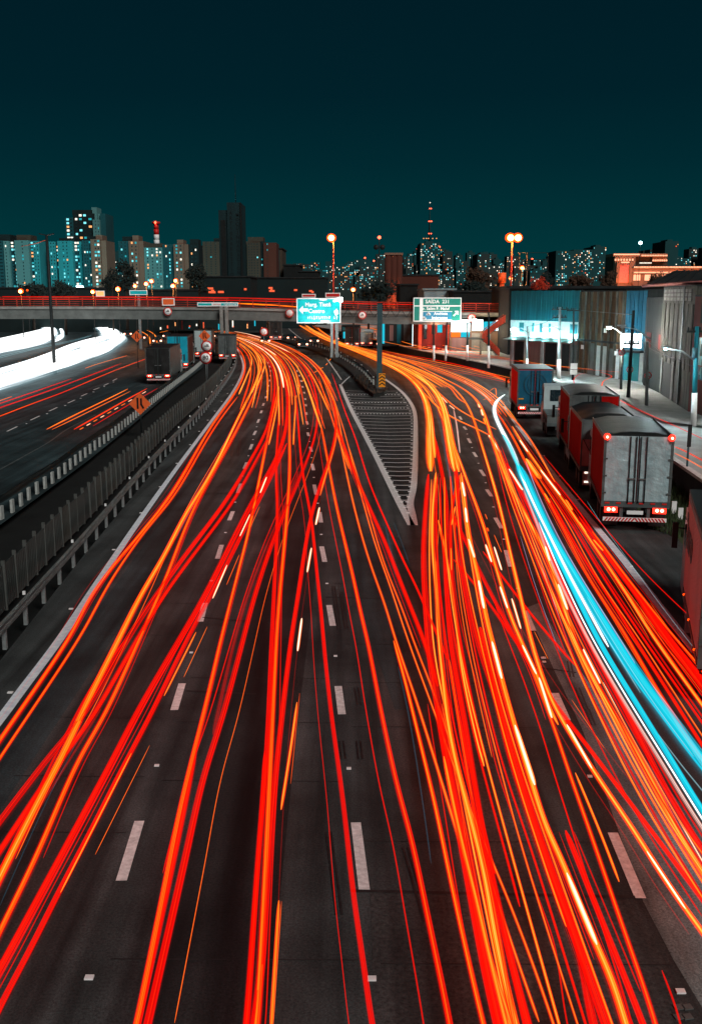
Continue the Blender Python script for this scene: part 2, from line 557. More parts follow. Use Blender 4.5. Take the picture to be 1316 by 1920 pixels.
# broken lane lines; each dash a piece of its own, a cat's eye half-way to the next
DL = [(262, 1540, 228, 1652), (342, 1282, 327, 1332), (385, 1131, 376, 1166), (416, 1022, 408, 1048), (437, 959, 430, 976), (452, 907, 446, 925), (463, 867, 458, 879),
      (473, 833, 469, 843), (480, 808, 476, 816), (486, 786, 483, 793), (491, 770, 489, 775), (495, 756, 493, 761), (499, 743, 498, 747), (502, 732, 501, 735),
      (504, 722, 503, 725), (506, 712, 505, 715), (507, 703, 507, 706), (507, 694, 507, 697), (505, 686, 506, 689), (502, 679, 503, 682)]
DM = [(667, 1543, 683, 1670), (634, 1287, 641, 1340), (617, 1135, 624, 1174), (603, 1025, 609, 1054), (599, 960, 602, 980), (589, 909, 593, 928), (585, 870, 588, 882),
      (582, 838, 584, 847), (577, 811, 579, 818), (575, 790, 577, 796), (574, 773, 575, 778), (573, 758, 574, 762), (572, 747, 573, 750), (570, 735, 571, 738),
      (567, 724, 568, 727), (564, 713, 565, 716), (561, 703, 562, 706), (557, 694, 558, 697)]
DR = [(1148, 1562, 1200, 1685), (1040, 1300, 1062, 1351), (983, 1145, 999, 1183), (948, 1032, 957, 1063), (928, 971, 940, 991), (912, 918, 921, 931), (900, 881, 908, 893),
      (887, 848, 893, 857), (877, 822, 882, 831), (869, 800, 874, 806), (861, 781, 865, 787)]
DO = [(14, 809, 33, 800), (58, 788, 75, 780), (93, 771, 108, 764), (128, 756, 141, 750), (153, 743, 164, 738), (176, 731, 187, 727), (195, 723, 204, 719), (212, 714, 220, 710)]
stud_me = MB().box((0, 0, 0.012), (0.09, 0.065, 0.024)).mesh('road_stud', 'stud')
def stud(px, py, parent=road, s=1.0):
    return link('road_stud', stud_me, parent, G(px, py, 0.006), 0, (s, s, 1))
for row, par in ((DL, road), (DM, road), (DR, road), (DO, opp)):
    for i, (x0, y0, x1, y1) in enumerate(row):
        a, b = G(x0, y0), G(x1, y1)
        MB().ribbon([a, (a + b) / 2, b], 0.17 if par is road else 0.14, 0.010).build('lane_dash', 'white_paint', par)
        if i + 1 < len(row) and (y0 > 800 or par is opp):
            nx = row[i + 1]
            stud((x0 + nx[2]) / 2 + (0 if par is road else 6), (y0 + nx[3]) / 2, par, 1.0 if y0 > 800 else 1.6)
for x, y in ((20, 1299), (134, 1142), (214, 1031), (265, 962), (301, 913), (332, 869), (357, 834), (374, 809), (390, 788), (403, 771), (416, 753), (427, 738), (437, 722),
             (168, 1834), (697, 1836), (1018, 1234), (1275, 1860), (1019, 855), (1049, 893), (1083, 937), (1182, 1062), (990, 822), (968, 800), (600, 660), (611, 672), (622, 684), (632, 697)):
    stud(x, y, road, 1.3)

# painted nose between the two carriageways, with its bars and reflectors
NL = [(638, 721), (658, 767), (684, 816), (704, 854), (724, 894), (747, 940), (771, 985)]
NR = [(700, 700), (723, 712), (753, 735), (771, 758), (778, 779), (779, 813), (778, 871), (775, 914), (769, 943), (773, 966), (776, 985)]
patch([(700, 702)] + NR[1:] + NL[::-1], 'asphalt_dark', 0.005, 'nose_surface')
line(NL, 0.30)
line(NR, 0.30)
line([(664, 700), (650, 711), (638, 723)], 0.14)
def at_y(pl, y):
    for (xa, ya), (xb, yb) in zip(pl, pl[1:]):
        if ya <= y <= yb:
            return xa + (xb - xa) * (y - ya) / max(yb - ya, 1e-6)
    return pl[-1][0]
sNL, sNR = spline(NL), spline(NR)
y, k = 733.0, 0
while y < 962:
    xl, xr = at_y(sNL, y) + 4, at_y(sNR, y) - 4
    if xr - xl > 4:
        xm = (xl + xr) / 2
        dip = 1.6 * (xr - xl) / 130
        MB().ribbon([G(xl, y - dip * .4), G(xm, y + dip), G(xr, y + dip * .2)], 0.13, 0.010).build('hatch_bar', 'white_paint', road)
        stud(xl + 3, y + 3, road, 1.5)
        stud(xr - 3, y + 3, road, 1.5)
        if k in (1, 4, 6, 8):
            m_ = 18
            for j in range(1, m_):
                stud(xl + (xr - xl) * j / m_, y + 2 + dip * .6, road, 1.5)
    y += 4.6 + (y - 733) * 0.026
    k += 1

# seams, skid marks
lanes_x = [(-60, 225), (262, 655), (690, 1150)]
for k, yy in enumerate((1790, 1560, 1455, 1345, 1262, 1190, 1130, 1076, 1030, 990, 955, 925, 898)):
    for q_ in range(3):
        if (k * 5 + q_ * 3) % 4 == 0:
            continue
        fy = (yy - 556) / (1600 - 556)
        xs = [560 + (x_ - 560) * fy for x_ in lanes_x[q_]]
        MB().ribbon([G(xs[0], yy + q_ * 9), G((xs[0] + xs[1]) / 2, yy + q_ * 9 + 1), G(xs[1], yy + q_ * 9 + 2)], 0.022, 0.0105).build('joint', 'seam', road)
for a, b in (((660, 1671), (1190, 1683)), ((350, 1296), (480, 1302)), ((380, 1158), (470, 1166)), ((380, 925), (470, 925)), ((1000, 1250), (1080, 1262)), ((596, 960), (690, 962)), ((610, 1120), (760, 1124))):
    MB().ribbon([G(*a), G(*b)], 0.07, 0.011).build('joint', 'seam', road)
for a, b in (((438, 824), (434, 856)), ((450, 824), (447, 856)), ((668, 1290), (674, 1322)), ((640, 1390), (644, 1424)), ((672, 1390), (676, 1424)), ((625, 1100), (636, 1180)), ((760, 1590), (800, 1730)),
             ((836, 1296), (848, 1326)), ((1066, 1240), (1072, 1270)), ((1082, 1290), (1098, 1330)), ((1100, 1330), (1112, 1360)), ((616, 1560), (636, 1716)), ((640, 1110), (650, 1180))):
    for d in (-0.04, 0.04):
        p, q = G(*a), G(*b)
        s = (q - p).cross(Vector((0, 0, 1))).normalized() * d
        MB().ribbon([p + s, q + s], 0.035, 0.012).build('skid_mark', 'skid', road)
# block paving worn away at the very corner of the frame
for i in range(4):
    MB().box(G(1272 + (i % 2) * 16, 1888 + (i // 2) * 18, 0.018), (0.12, 0.10, 0.012), 0.2).build('loose_marking', 'galvanised', road)

# raised frontage street on the right and the pavement in front of the warehouses
FZ = 1.0
front_edge = [(590, 612), (680, 630), (760, 652), (860, 672), (945, 690), (1040, 716), (1110, 752), (1180, 800), (1240, 852), (1316, 906), (1420, 980)]
fr = [G(x, y, FZ) for x, y in spline(front_edge, 4)]
mbf = MB()
n_ = len(fr)
far = [Vector((120, fr[-1].y, FZ)), Vector((160, 400, FZ)), Vector((fr[0].x, fr[0].y + 60, FZ))]
mbf.add(fr + far, [tuple(range(n_ + 3))])
street = struct(mbf.build('frontage_street', 'concrete_pale'))
lowwall = MB()
for a, b in zip(fr, fr[1:]):
    lowwall.quad(Vector((a.x, a.y, -0.35)), Vector((b.x, b.y, -0.35)), Vector((b.x, b.y, FZ - 0.002)), Vector((a.x, a.y, FZ - 0.002)))
ret = lowwall.build('retaining_wall', 'dark_wall')
tag(ret, 'dark retaining wall holding up the raised frontage street on the right', 'wall')
kb = MB()
for a, b in zip(fr, fr[1:]):
    d = (b - a).normalized()
    n2 = Vector((-d.y, d.x, 0)) * 0.3
    kb.add([a, b, b + n2, a + n2, a + Vector((0, 0, .14)), b + Vector((0, 0, .14)), b + n2 + Vector((0, 0, .14)), a + n2 + Vector((0, 0, .14))],
           [(0, 1, 5, 4), (4, 5, 6, 7), (2, 3, 7, 6)])
kb.build('kerb', 'kerb_paint', street)
# pavement slab along the buildings
pv = [(960, 692), (1040, 702), (1110, 716), (1150, 735), (1190, 765), (1240, 790), (1330, 800), (1330, 770), (1290, 772), (1232, 735), (1205, 722), (1165, 712), (1082, 698), (960, 686)]
pave = struct(sheet('pavement', pv, 'concrete', FZ + 0.13))
struct(sheet('grass_verge', [(1140, 985), (1200, 985), (1262, 1010), (1330, 1080), (1420, 1180), (1420, 1000), (1316, 930), (1240, 880), (1180, 840), (1150, 860)], 'grass', -0.02))

# grass tufts on the verge
tg = MB()
for i in range(2600):
    x, y = random.uniform(1195, 1316), random.uniform(868, 1010)
    if y < 868 + (x - 1195) * 0.55 or y > 985 + (x - 1195) * 0.35:
        continue
    p = G(x, y, -0.02)
    a = random.uniform(0, 6.28)
    w = Vector((math.cos(a), math.sin(a), 0)) * 0.03
    h = random.uniform(0.15, 0.42)
    t = p + Vector((random.uniform(-.12, .12), random.uniform(-.12, .12), h))
    tg.add([p - w, p + w, t], [(0, 1, 2)])
o = tg.build('grass', 'grass', kind='stuff')
o['label'] = 'rough grass growing on the verge beside the parked trucks'
o['category'] = 'grass'

# ================================================================ LEFT SIDE: fence, guard rails
fence_base = [(-90, 1262), (0, 1158), (73, 1074), (168, 972), (255, 877), (328, 800), (387, 746), (424, 700), (437, 670), (434, 655)]
fp = resample(gpath(fence_base, 0.0, 12), 1.25)
fence = thing('sound_fence', 'grey slatted metal fence running along the median left of the road', 'fence', (fp[0].x, fp[0].y, 0))
pan_me = None
for i, (a, b) in enumerate(zip(fp, fp[1:])):
    d = b - a
    rz = math.atan2(d.y, d.x)
    if pan_me is None:
        pm = MB()
        for k in range(6):
            u = -0.56 + k * 0.2
            pm.bx(u, u + 0.17, -0.02, 0.02 + 0.012 * (k % 2), 0.06, 1.30)
        pan_me = [pm.mesh('panel', m_) for m_ in ('fence_panel', 'fence_panel', 'fence_panel_b', 'fence_panel_c')]
        post_me = MB().bx(-0.035, 0.035, -0.055, 0.05, 0, 1.46).mesh('post', 'fence_post')
    c = (a + b) / 2
    po = link('panel', random.choice(pan_me), fence, c - fence.location, rz + random.uniform(-.02, .02), (1, 1, 1 + random.uniform(-.03, .03)))
    po.rotation_euler[0] = random.uniform(-.03, .03)
    link('post', post_me, fence, a - fence.location, rz)

def guard_rail(name, label, pix, zb, step, postmat, beammat, ph, z_mid, postw=0.12, studs=False, beam=True, side=1):
    path = gpath(pix, 0.0, 12)
    pts = resample(path, step)
    t = thing(name, label, 'guard rail', (pts[0].x, pts[0].y, 0))
    b = MB()
    prof = [(-.03, -.16), (.05, -.10), (-.01, -.03), (-.01, .03), (.05, .10), (-.03, .16)]
    fine = resample(path, 1.0)
    vs, fs = [], []
    for i, p in enumerate(fine):
        d = (fine[min(i + 1, len(fine) - 1)] - fine[max(i - 1, 0)]).normalized()
        nrm = Vector((d.y, -d.x, 0)) * side
        for u, w in prof:
            vs.append(p + nrm * (u + 0.06) + Vector((0, 0, z_mid + w)))
    k = len(prof)
    for i in range(len(fine) - 1):
        for j in range(k - 1):
            fs.append((i * k + j, i * k + j + 1, (i + 1) * k + j + 1, (i + 1) * k + j))
    if beam:
        b.add(vs, fs, 0, True)
        b.build('rail_beam', beammat, t)
    me = MB().bx(-postw / 2, postw / 2, -0.05, 0.05, -0.05, ph).mesh('post', postmat)
    re = MB().box((0, 0, z_mid + 0.24), (0.07, 0.05, 0.10)).mesh('reflector', 'stud')
    for i, p in enumerate(pts):
        q = pts[min(i + 1, len(pts) - 1)] - pts[max(i - 1, 0)]
        link('post', me, t, p - t.location, math.atan2(q.y, q.x))
        if studs and i % 3 == 0:
            link('reflector', re, t, p - t.location)
    return t
guard_rail('guard_rail', 'galvanised guard rail between the slatted fence and the white edge line',
           [(-90, 1330), (0, 1226), (157, 1040), (277, 893), (365, 795), (412, 735), (436, 700), (444, 676), (440, 658)], 0, 2.0, 'pole_grey', 'galvanised', 0.62, 0.62, studs=True)
guard_rail('guard_rail', 'dark guard rail on pale posts beside the opposite carriageway',
           [(-60, 1002), (7, 972), (62, 932), (109, 899), (164, 855), (208, 823), (248, 790), (292, 753), (328, 724), (365, 695), (384, 677)], 0, 1.35, 'post_pale', 'steel_dark', 0.55, 0.80, postw=0.30, side=-1)

# ================================================================ LIGHT TRAILS of the passing vehicles
def lateral(pts):
    out = []
    m = len(pts)
    for i in range(m):
        d = pts[min(i + 1, m - 1)] - pts[max(i - 1, 0)]
        d.z = 0
        d.normalize()
        out.append(Vector((d.y, -d.x, 0)))
    return out
def trail_mat(name, stops, stri=0.35, freq=9.0, gain=1.0, block=0.10, heat=0.35):
    """glowing air: light is added over what lies behind; colour runs from the rim of the streak to its core"""
    h_ = stops[1][1]      # a faint rim of glow outside the streak proper
    stops = [stops[0], (.12, tuple(c * .10 for c in h_)), (.24, tuple(c * .45 for c in h_))] + [(.24 + .76 * a, c) for a, c in stops[1:]]
    m = bpy.data.materials.new(name)
    m.use_nodes = True
    n = m.node_tree
    n.nodes.clear()
    out = n.nodes.new('ShaderNodeOutputMaterial')
    add = n.nodes.new('ShaderNodeAddShader')
    tr = n.nodes.new('ShaderNodeBsdfTransparent')
    em = n.nodes.new('ShaderNodeEmission')
    uv = n.nodes.new('ShaderNodeUVMap')
    uv.uv_map = 'UVMap'
    sep = n.nodes.new('ShaderNodeSeparateXYZ')
    n.links.new(uv.outputs[0], sep.inputs[0])
    def math_(op, a, b=None):
        k = n.nodes.new('ShaderNodeMath')
        k.operation = op
        for i, x in enumerate((a, b)):
            if x is None:
                continue
            if isinstance(x, (int, float)):
                k.inputs[i].default_value = x
            else:
                n.links.new(x, k.inputs[i])
        return k.outputs[0]
    oi = n.nodes.new('ShaderNodeObjectInfo')
    cmb = n.nodes.new('ShaderNodeCombineXYZ')
    n.links.new(math_('MULTIPLY', sep.outputs[0], freq), cmb.inputs[0])
    n.links.new(math_('MULTIPLY', sep.outputs[1], 0.035), cmb.inputs[1])
    n.links.new(math_('MULTIPLY', oi.outputs['Random'], 60.0), cmb.inputs[2])
    nz = n.nodes.new('ShaderNodeTexNoise')
    nz.inputs['Scale'].default_value = 1.0
    nz.inputs['Detail'].default_value = 4
    nz.inputs['Roughness'].default_value = 0.6
    n.links.new(cmb.outputs[0], nz.inputs['Vector'])
    # distance from the rim, nudged by the striation so that cores break into lines
    p = math_('SUBTRACT', 1.0, math_('ABSOLUTE', math_('SUBTRACT', math_('MULTIPLY', sep.outputs[0], 2.0), 1.0)))
    nn = math_('SUBTRACT', nz.outputs[0], 0.5)
    ht = n.nodes.new('ShaderNodeAttribute')
    ht.attribute_name = 'heat'
    q = math_('ADD', p, math_('MULTIPLY', math_('ADD', math_('MULTIPLY', nn, stri * 3.4), math_('MULTIPLY', ht.outputs['Fac'], heat)), p))
    rp = n.nodes.new('ShaderNodeValToRGB')
    e = rp.color_ramp.elements
    e[0].position, e[0].color = stops[0][0], (*stops[0][1], 1)
    e[1].position, e[1].color = stops[-1][0], (*stops[-1][1], 1)
    for pos, c in stops[1:-1]:
        k = e.new(pos)
        k.color = (*c, 1)
    n.links.new(q, rp.inputs[0])
    n.links.new(rp.outputs[0], em.inputs[0])
    st = math_('MULTIPLY', math_('ADD', 1.0, math_('MULTIPLY', nn, stri * 3.0)), gain)
    n.links.new(st, em.inputs[1])
    tm = n.nodes.new('ShaderNodeMapRange')
    tm.inputs[1].default_value, tm.inputs[2].default_value = 0.24, 0.56
    tm.inputs[3].default_value, tm.inputs[4].default_value = 1.0, block
    n.links.new(p, tm.inputs[0])
    # the gaps between the lines let the road show through
    gp = n.nodes.new('ShaderNodeMapRange')
    gp.inputs[1].default_value, gp.inputs[2].default_value = 0.36, 0.52
    gp.inputs[3].default_value, gp.inputs[4].default_value = 0.45 * min(stri, 1.0) / 0.6, 0.0
    n.links.new(nz.outputs[0], gp.inputs[0])
    n.links.new(math_('MAXIMUM', tm.outputs[0], gp.outputs[0]), tr.inputs[0])
    n.links.new(tr.outputs[0], add.inputs[0])
    n.links.new(em.outputs[0], add.inputs[1])
    n.links.new(add.outputs[0], out.inputs[0])
    M[name] = m
K0 = (0, 0, 0)
trail_mat('streak_red', [(0, K0), (.10, (.16, .0003, .0002)), (.30, (.85, .002, .001)), (.8, (1.0, .004, .001)), (1, (1.0, .016, .002))], 0.7, 11, 1.0)
trail_mat('streak_wide', [(0, K0), (.08, (.10, .0003, .0002)), (.28, (.75, .002, .001)), (.7, (.95, .003, .001)), (1, (1.0, .012, .002))], 0.95, 16, 1.0)
trail_mat('streak_dim', [(0, K0), (.3, (.12, .0004, .0003)), (1, (.36, .001, .0006))], .8, 8, .9, .85)
trail_mat('streak_orange', [(0, K0), (.10, (.22, .0006, .0003)), (.30, (.95, .004, .001)), (.58, (1.0, .02, .002)), (.80, (1.0, .10, .004)), (1, (1.0, .20, .008))], 0.65, 11, 1.15)
trail_mat('streak_amber', [(0, K0), (.08, (.3, .001, .0004)), (.24, (1.0, .010, .002)), (.48, (1.0, .10, .003)), (.75, (1.0, .24, .006)), (1, (1.0, .46, .06))], 0.6, 11, 1.25)
trail_mat('streak_gold', [(0, K0), (.08, (.4, .004, .001)), (.22, (1.0, .05, .002)), (.5, (1.0, .18, .004)), (.85, (1.0, .34, .012)), (1, (1.0, .58, .12))], 0.9, 15, 1.25)
trail_mat('streak_thin', [(0, K0), (.35, (.7, .002, .001)), (1, (1.0, .01, .003))], .3, 4, .9)
trail_mat('streak_thin_orange', [(0, K0), (.25, (.8, .006, .001)), (.6, (1.0, .10, .004)), (1, (1.0, .32, .03))], .3, 4, 1.1)
trail_mat('streak_white', [(0, K0), (.12, (.5, .02, .002)), (.36, (1.0, .24, .02)), (.62, (1.0, .70, .40)), (1, (1.0, .95, .85))], .2, 5, 1.6)
trail_mat('streak_blue', [(0, K0), (.5, (.004, .022, .034)), (1, (.01, .06, .085))], .9, 9, .9, .85)
trail_mat('streak_pink', [(0, K0), (.3, (.6, .22, .18)), (.7, (.95, .58, .50)), (1, (1.0, .75, .66))], 0.8, 9, .9)
trail_mat('streak_lilac', [(0, K0), (.4, (.22, .15, .30)), (1, (.62, .50, .75))], .5, 6, .8, .85)
trail_mat('streak_cyan', [(0, K0), (.12, (.002, .14, .19)), (.32, (.002, .46, .62)), (.7, (.002, .60, .76)), (1, (.04, .74, .88))], .5, 9, 1.1)
trail_mat('streak_pale', [(0, K0), (.4, (.10, .26, .30)), (1, (.40, .66, .72))], .4, 6, .7, .85)
trail_mat('streak_beam', [(0, K0), (.16, (.05, .08, .09)), (.42, (.35, .40, .42)), (.75, (.9, .92, .92)), (1, (1.0, .98, .95))], .55, 12, 2.2)
HWS = 0.88
def fair(pix):
    """even out the kinks of a traced path"""
    d = [Vector((x, y)) for x, y in spline(pix, 8)]
    L = sum((b - a).length for a, b in zip(d, d[1:]))
    if L < 140 or any(x < 140 and y < 700 for x, y in pix):
        return spline(pix, 8)
    q = resample(d, 9.0)
    if (q[-1] - d[-1]).length > .5:
        q.append(d[-1])
    for _ in range(22):
        q = [q[0]] + [(q[i - 1] + q[i] * 2 + q[i + 1]) / 4 for i in range(1, len(q) - 1)] + [q[-1]]
    return [tuple(v) for v in q]
def strands(root, pix, hw, style, z=0.75, n=8, flat=0.35, name='streak', hw1=None, side=0.0):
    """one arched streak of light along a path; u runs across it, v along it in metres"""
    pts = [G(x, y, z) for x, y in fair(pix)]
    lat = lateral(pts)
    if side:
        pts = [p + l * side for p, l in zip(pts, lat)]
    hw = hw * HWS
    prof = [(-1, 0), (-.8, .18), (-.5, .30), (0, .36), (.5, .30), (.8, .18), (1, 0)]
    vs, fs, uvs, run = [], [], [], 0.0
    k = len(prof)
    for i, (p, l) in enumerate(zip(pts, lat)):
        if i:
            run += (p - pts[i - 1]).length
        e_ = min(i, len(pts) - 1 - i)
        w_ = hw * min(1.15, .54 + .0135 * p.y) * (1.0 if e_ > 3 else (.30, .66, .86, .96)[e_])
        for u, h in prof:
            vs.append(p + l * (u * w_) + Vector((0, 0, h * hw)))
            uvs.append(((u + 1) / 2, run))
    for i in range(len(pts) - 1):
        for j in range(k - 1):
            fs.append((i * k + j, i * k + j + 1, (i + 1) * k + j + 1, (i + 1) * k + j))
    mb_ = MB().add(vs, fs, 0, True)
    o = mb_.build(name, 'streak_' + style, root)
    at = o.data.attributes.new('heat', 'FLOAT', 'POINT')
    at.data.foreach_set('value', [max(0.0, min(1.0, (v.y - 26) / 60)) for v in vs])
    uvl = o.data.uv_layers.new(name='UVMap')
    for lp in o.data.loops:
        uvl.data[lp.index].uv = uvs[lp.vertex_index]
    return o
TR = random.Random(21)
def trail(label, lanes, z=0.75, group='light trails of the passing traffic'):
    """lanes: list of (pixels, half width, style)"""
    x, y = lanes[0][0][0]
    p = G(x, y, 0)
    t = thing('light_trail', label, 'light trail', (p.x, p.y, 0), group=group)
    for ln in lanes:
        zz = z if len(ln) < 4 else ln[3]
        strands(t, ln[0], ln[1], ln[2], zz)
        if ln[1] >= .085 and ln[2] in ('red', 'wide', 'orange', 'amber') and ln[0][0][1] > 1250:      # the finer lamps of the same vehicle
            for _ in range(TR.choice((0, 1, 1, 2))):
                a_ = TR.randrange(0, 3)
                strands(t, ln[0][a_:], TR.uniform(.010, .026), TR.choice(('thin', 'thin', 'dim', 'thin_orange')), zz + TR.uniform(-.2, .15), side=TR.choice((-1, 1)) * TR.uniform(.10, .30))
    return t
def seg(a, b, bend=0.0):
    return [a, ((a[0] + b[0]) / 2 + bend, (a[1] + b[1]) / 2), b]

far_l = [(495, 675), (482, 655), (455, 637), (425, 627), (395, 619), (360, 613)]
A1 = [(-40, 1452), (0, 1392), (127, 1205), (182, 1103), (317, 935), (395, 800), (440, 742), (463, 700), (468, 675), (458, 655), (433, 638), (405, 628)]
A1b = [(-40, 1488), (0, 1424), (146, 1203), (204, 1096), (277, 990), (325, 935), (402, 802), (446, 744)]
trail('red and orange light trail hugging the white left edge line', [(A1, .13, 'orange'), (A1b, .085, 'orange')])
A2 = [(-40, 1735), (0, 1650), (68, 1515), (125, 1405), (163, 1322), (224, 1200), (263, 1121), (314, 1034), (346, 968), (387, 906), (419, 844), (449, 779), (470, 738), (488, 705)] + far_l
A2b = [(-30, 1815), (0, 1751), (68, 1610), (144, 1436), (198, 1340), (262, 1200), (310, 1089), (357, 968), (397, 892), (432, 830), (455, 785), (475, 745), (492, 705)]
trail('bright orange pair of light trails in the leftmost lane', [(A2, .15, 'amber'), (A2b, .12, 'orange'), ([(-30, 1698), (50, 1530), (165, 1300), (240, 1195)], .05, 'thin')])
A3 = [(-40, 1600), (0, 1545), (95, 1420), (160, 1340), (243, 1195), (299, 1110), (365, 1019), (419, 948), (458, 885), (496, 818), (510, 780), (516, 727), (520, 694), (512, 676), (497, 665), (472, 648), (441, 636)]
A3b = [(-40, 1660), (0, 1600), (100, 1448), (175, 1345), (258, 1200), (312, 1112), (380, 1020), (432, 950), (470, 885), (505, 818)]
trail('broad plain red light trail crossing the left broken lane line', [(A3, .15, 'wide'), (A3b, .13, 'wide'), ([(-40, 1690), (0, 1630), (100, 1475), (190, 1330)], .05, 'dim')])
A4 = [(-40, 1895), (0, 1825), (91, 1656), (152, 1542), (205, 1443), (266, 1325), (338, 1200), (385, 1118), (431, 1025), (480, 930), (513, 873), (532, 832), (540, 781), (538, 727), (533, 700), (520, 670), (490, 648), (450, 632)]
A4b = [(-20, 1940), (0, 1895), (60, 1780), (115, 1670), (180, 1545), (230, 1445), (285, 1340), (352, 1200), (400, 1110), (445, 1020), (490, 930), (520, 873), (538, 832)]
trail('broad red light trail right of the left lane dashes with yellow flecks', [
    (A4, .16, 'wide'), (A4b, .12, 'wide'),
    (seg((469, 965), (450, 1006)), .045, 'white', .84), (seg((426, 1060), (399, 1123)), .045, 'white', .84), (seg((368, 1186), (308, 1306)), .045, 'amber', .84),
    (seg((247, 1413), (114, 1675)), .035, 'amber', .84), (seg((281, 1398), (179, 1603)), .014, 'thin_orange', .84), (seg((500, 895), (488, 925)), .06, 'white', .84),
    (seg((487, 950), (470, 988)), .02, 'thin_orange', .84), (seg((449, 1040), (425, 1097)), .02, 'thin_orange', .84), (seg((389, 1175), (345, 1270)), .015, 'thin_orange', .84)])
A5 = [(240, 1990), (258, 1920), (300, 1713), (342, 1504), (387, 1322), (414, 1205), (439, 1106), (469, 987), (483, 917), (494, 863), (504, 808), (513, 765), (522, 742), (526, 712), (520, 685), (505, 665), (470, 645)]
A6 = [(262, 1990), (278, 1920), (342, 1637), (380, 1466), (418, 1344), (454, 1208), (477, 1120), (513, 1012), (545, 936), (572, 873), (594, 814), (598, 768), (591, 727), (583, 697), (568, 677), (543, 663), (516, 648), (482, 633), (441, 626), (400, 618)]
A6b = [(400, 1380), (437, 1215), (464, 1120), (502, 1020), (534, 950), (560, 885)]
trail('tall orange light trail running to the bottom edge left of centre', [(A5, .105, 'orange'), ([(250, 1960), (310, 1690), (348, 1510), (368, 1405)], .10, 'red', .70)])
trail('red light trail beside the orange one left of centre, curving in from the viaduct', [(A6, .12, 'red'), (A6b, .10, 'dim')])
A7 = [(450, 2000), (463, 1920), (476, 1732), (487, 1580), (501, 1405), (510, 1205), (517, 1052), (521, 957), (517, 890), (521, 808), (526, 768), (522, 727), (519, 700), (508, 680)]
A8 = [(470, 2000), (482, 1920), (495, 1694), (508, 1413), (518, 1205), (523, 1133), (534, 1012), (541, 930), (544, 863), (542, 808), (543, 754), (541, 700), (536, 674), (516, 658), (477, 641), (430, 627)]
trail('straight red light trail in the middle of the dark lane', [(A7, .10, 'red'), ([(456, 1980), (470, 1800), (485, 1600), (497, 1410)], .07, 'red', .7)])
trail('red light trail with an orange core meeting the straight one in the dark lane', [(A8, .115, 'orange')])
A9 = [(462, 2000), (476, 1920), (491, 1808), (501, 1656), (513, 1496), (527, 1360), (545, 1208), (559, 1120), (575, 1012), (591, 938), (610, 884), (626, 835), (633, 795), (630, 765), (618, 727), (606, 697), (585, 675), (560, 660), (520, 641), (480, 629)]
trail('red light trail with white dashes crossing the middle broken lane line', [
    (A9, .11, 'wide'), (seg((599, 952), (592, 985)), .07, 'white', .86), (seg((584, 1028), (576, 1074)), .065, 'white', .86), (seg((566, 1160), (558, 1222)), .06, 'white', .86),
    ([(557, 1318), (546, 1400), (527, 1520)], .06, 'amber', .85), ([(523, 1690), (516, 1800), (508, 1935)], .05, 'amber', .85), (seg((562, 1300), (545, 1470)), .012, 'thin_orange', .85), (seg((528, 1690), (512, 1925)), .012, 'thin_orange', .85)])
A10 = [(712, 2000), (697, 1920), (681, 1808), (662, 1675), (643, 1504), (620, 1333), (607, 1210), (602, 1147), (594, 1079), (583, 965), (569, 903), (561, 822), (555, 740), (546, 700), (536, 675), (510, 655)]
trail('single red light trail running just left of the middle lane dashes', [(A10, .085, 'red')])
A11 = [(855, 2000), (841, 1914), (799, 1709), (772, 1580), (742, 1466), (712, 1325), (690, 1208), (678, 1160), (664, 1093), (645, 1012), (629, 944), (615, 868), (602, 798)]
trail('red light trail starting beside the middle lane line and widening to the bottom edge', [(A11, .095, 'orange')])
A12 = [(980, 2000), (957, 1918), (922, 1808), (884, 1656), (856, 1561), (818, 1436), (780, 1314), (742, 1203), (720, 1128), (701, 1079), (680, 1012), (664, 952), (650, 890), (638, 830), (625, 770), (613, 726), (600, 692), (580, 672), (545, 655), (500, 638)]
A12b = [(925, 2000), (900, 1900), (868, 1760), (842, 1640), (815, 1510), (784, 1380), (757, 1270), (738, 1203)]
trail('thin orange light trail left of the painted nose', [(A12, .06, 'thin_orange'), (A12b, .085, 'orange')])
A13 = [(1062, 2000), (1036, 1918), (998, 1808), (953, 1690), (907, 1580), (865, 1477), (816, 1341), (767, 1208), (729, 1093), (704, 1025), (685, 957), (666, 890), (650, 822), (640, 790), (625, 745), (612, 708), (598, 685)]
A13b = [(1010, 1918), (962, 1780), (900, 1590), (865, 1460), (814, 1303), (777, 1208), (753, 1139), (718, 1052), (691, 957), (672, 900), (655, 840)]
trail('pair of thin orange light trails passing left of the painted nose', [(A13, .045, 'thin_orange'), (A13b, .045, 'thin_orange')])
A14 = [(840, 1240), (818, 1188), (799, 1144), (777, 1093), (753, 1047), (726, 984), (704, 936), (682, 876), (666, 816), (650, 784), (640, 755), (632, 722), (622, 700)]
trail('thin red light trail closest to the left side of the painted nose', [(A14, .06, 'red')])
A15 = [(820, 1290), (799, 1215), (772, 1147), (745, 1079), (723, 1020), (691, 949), (669, 898), (650, 850), (636, 812), (628, 790)]
trail('broad red light trail between the orange pair and the painted nose', [(A15, .12, 'red')])
for lb, px in (('wavy orange light trail left of the nose, first of three', [(660, 890), (648, 850), (636, 808), (636, 780), (626, 745), (612, 712), (604, 694)]),
               ('wavy orange light trail left of the nose, second of three', [(654, 880), (640, 835), (628, 806), (618, 770), (608, 740), (597, 706)]),
               ('wavy orange light trail left of the nose, third of three', [(600, 930), (612, 884), (626, 846), (635, 806), (634, 782), (622, 742), (606, 704)])):
    trail(lb, [(px, .07, 'thin_orange')])
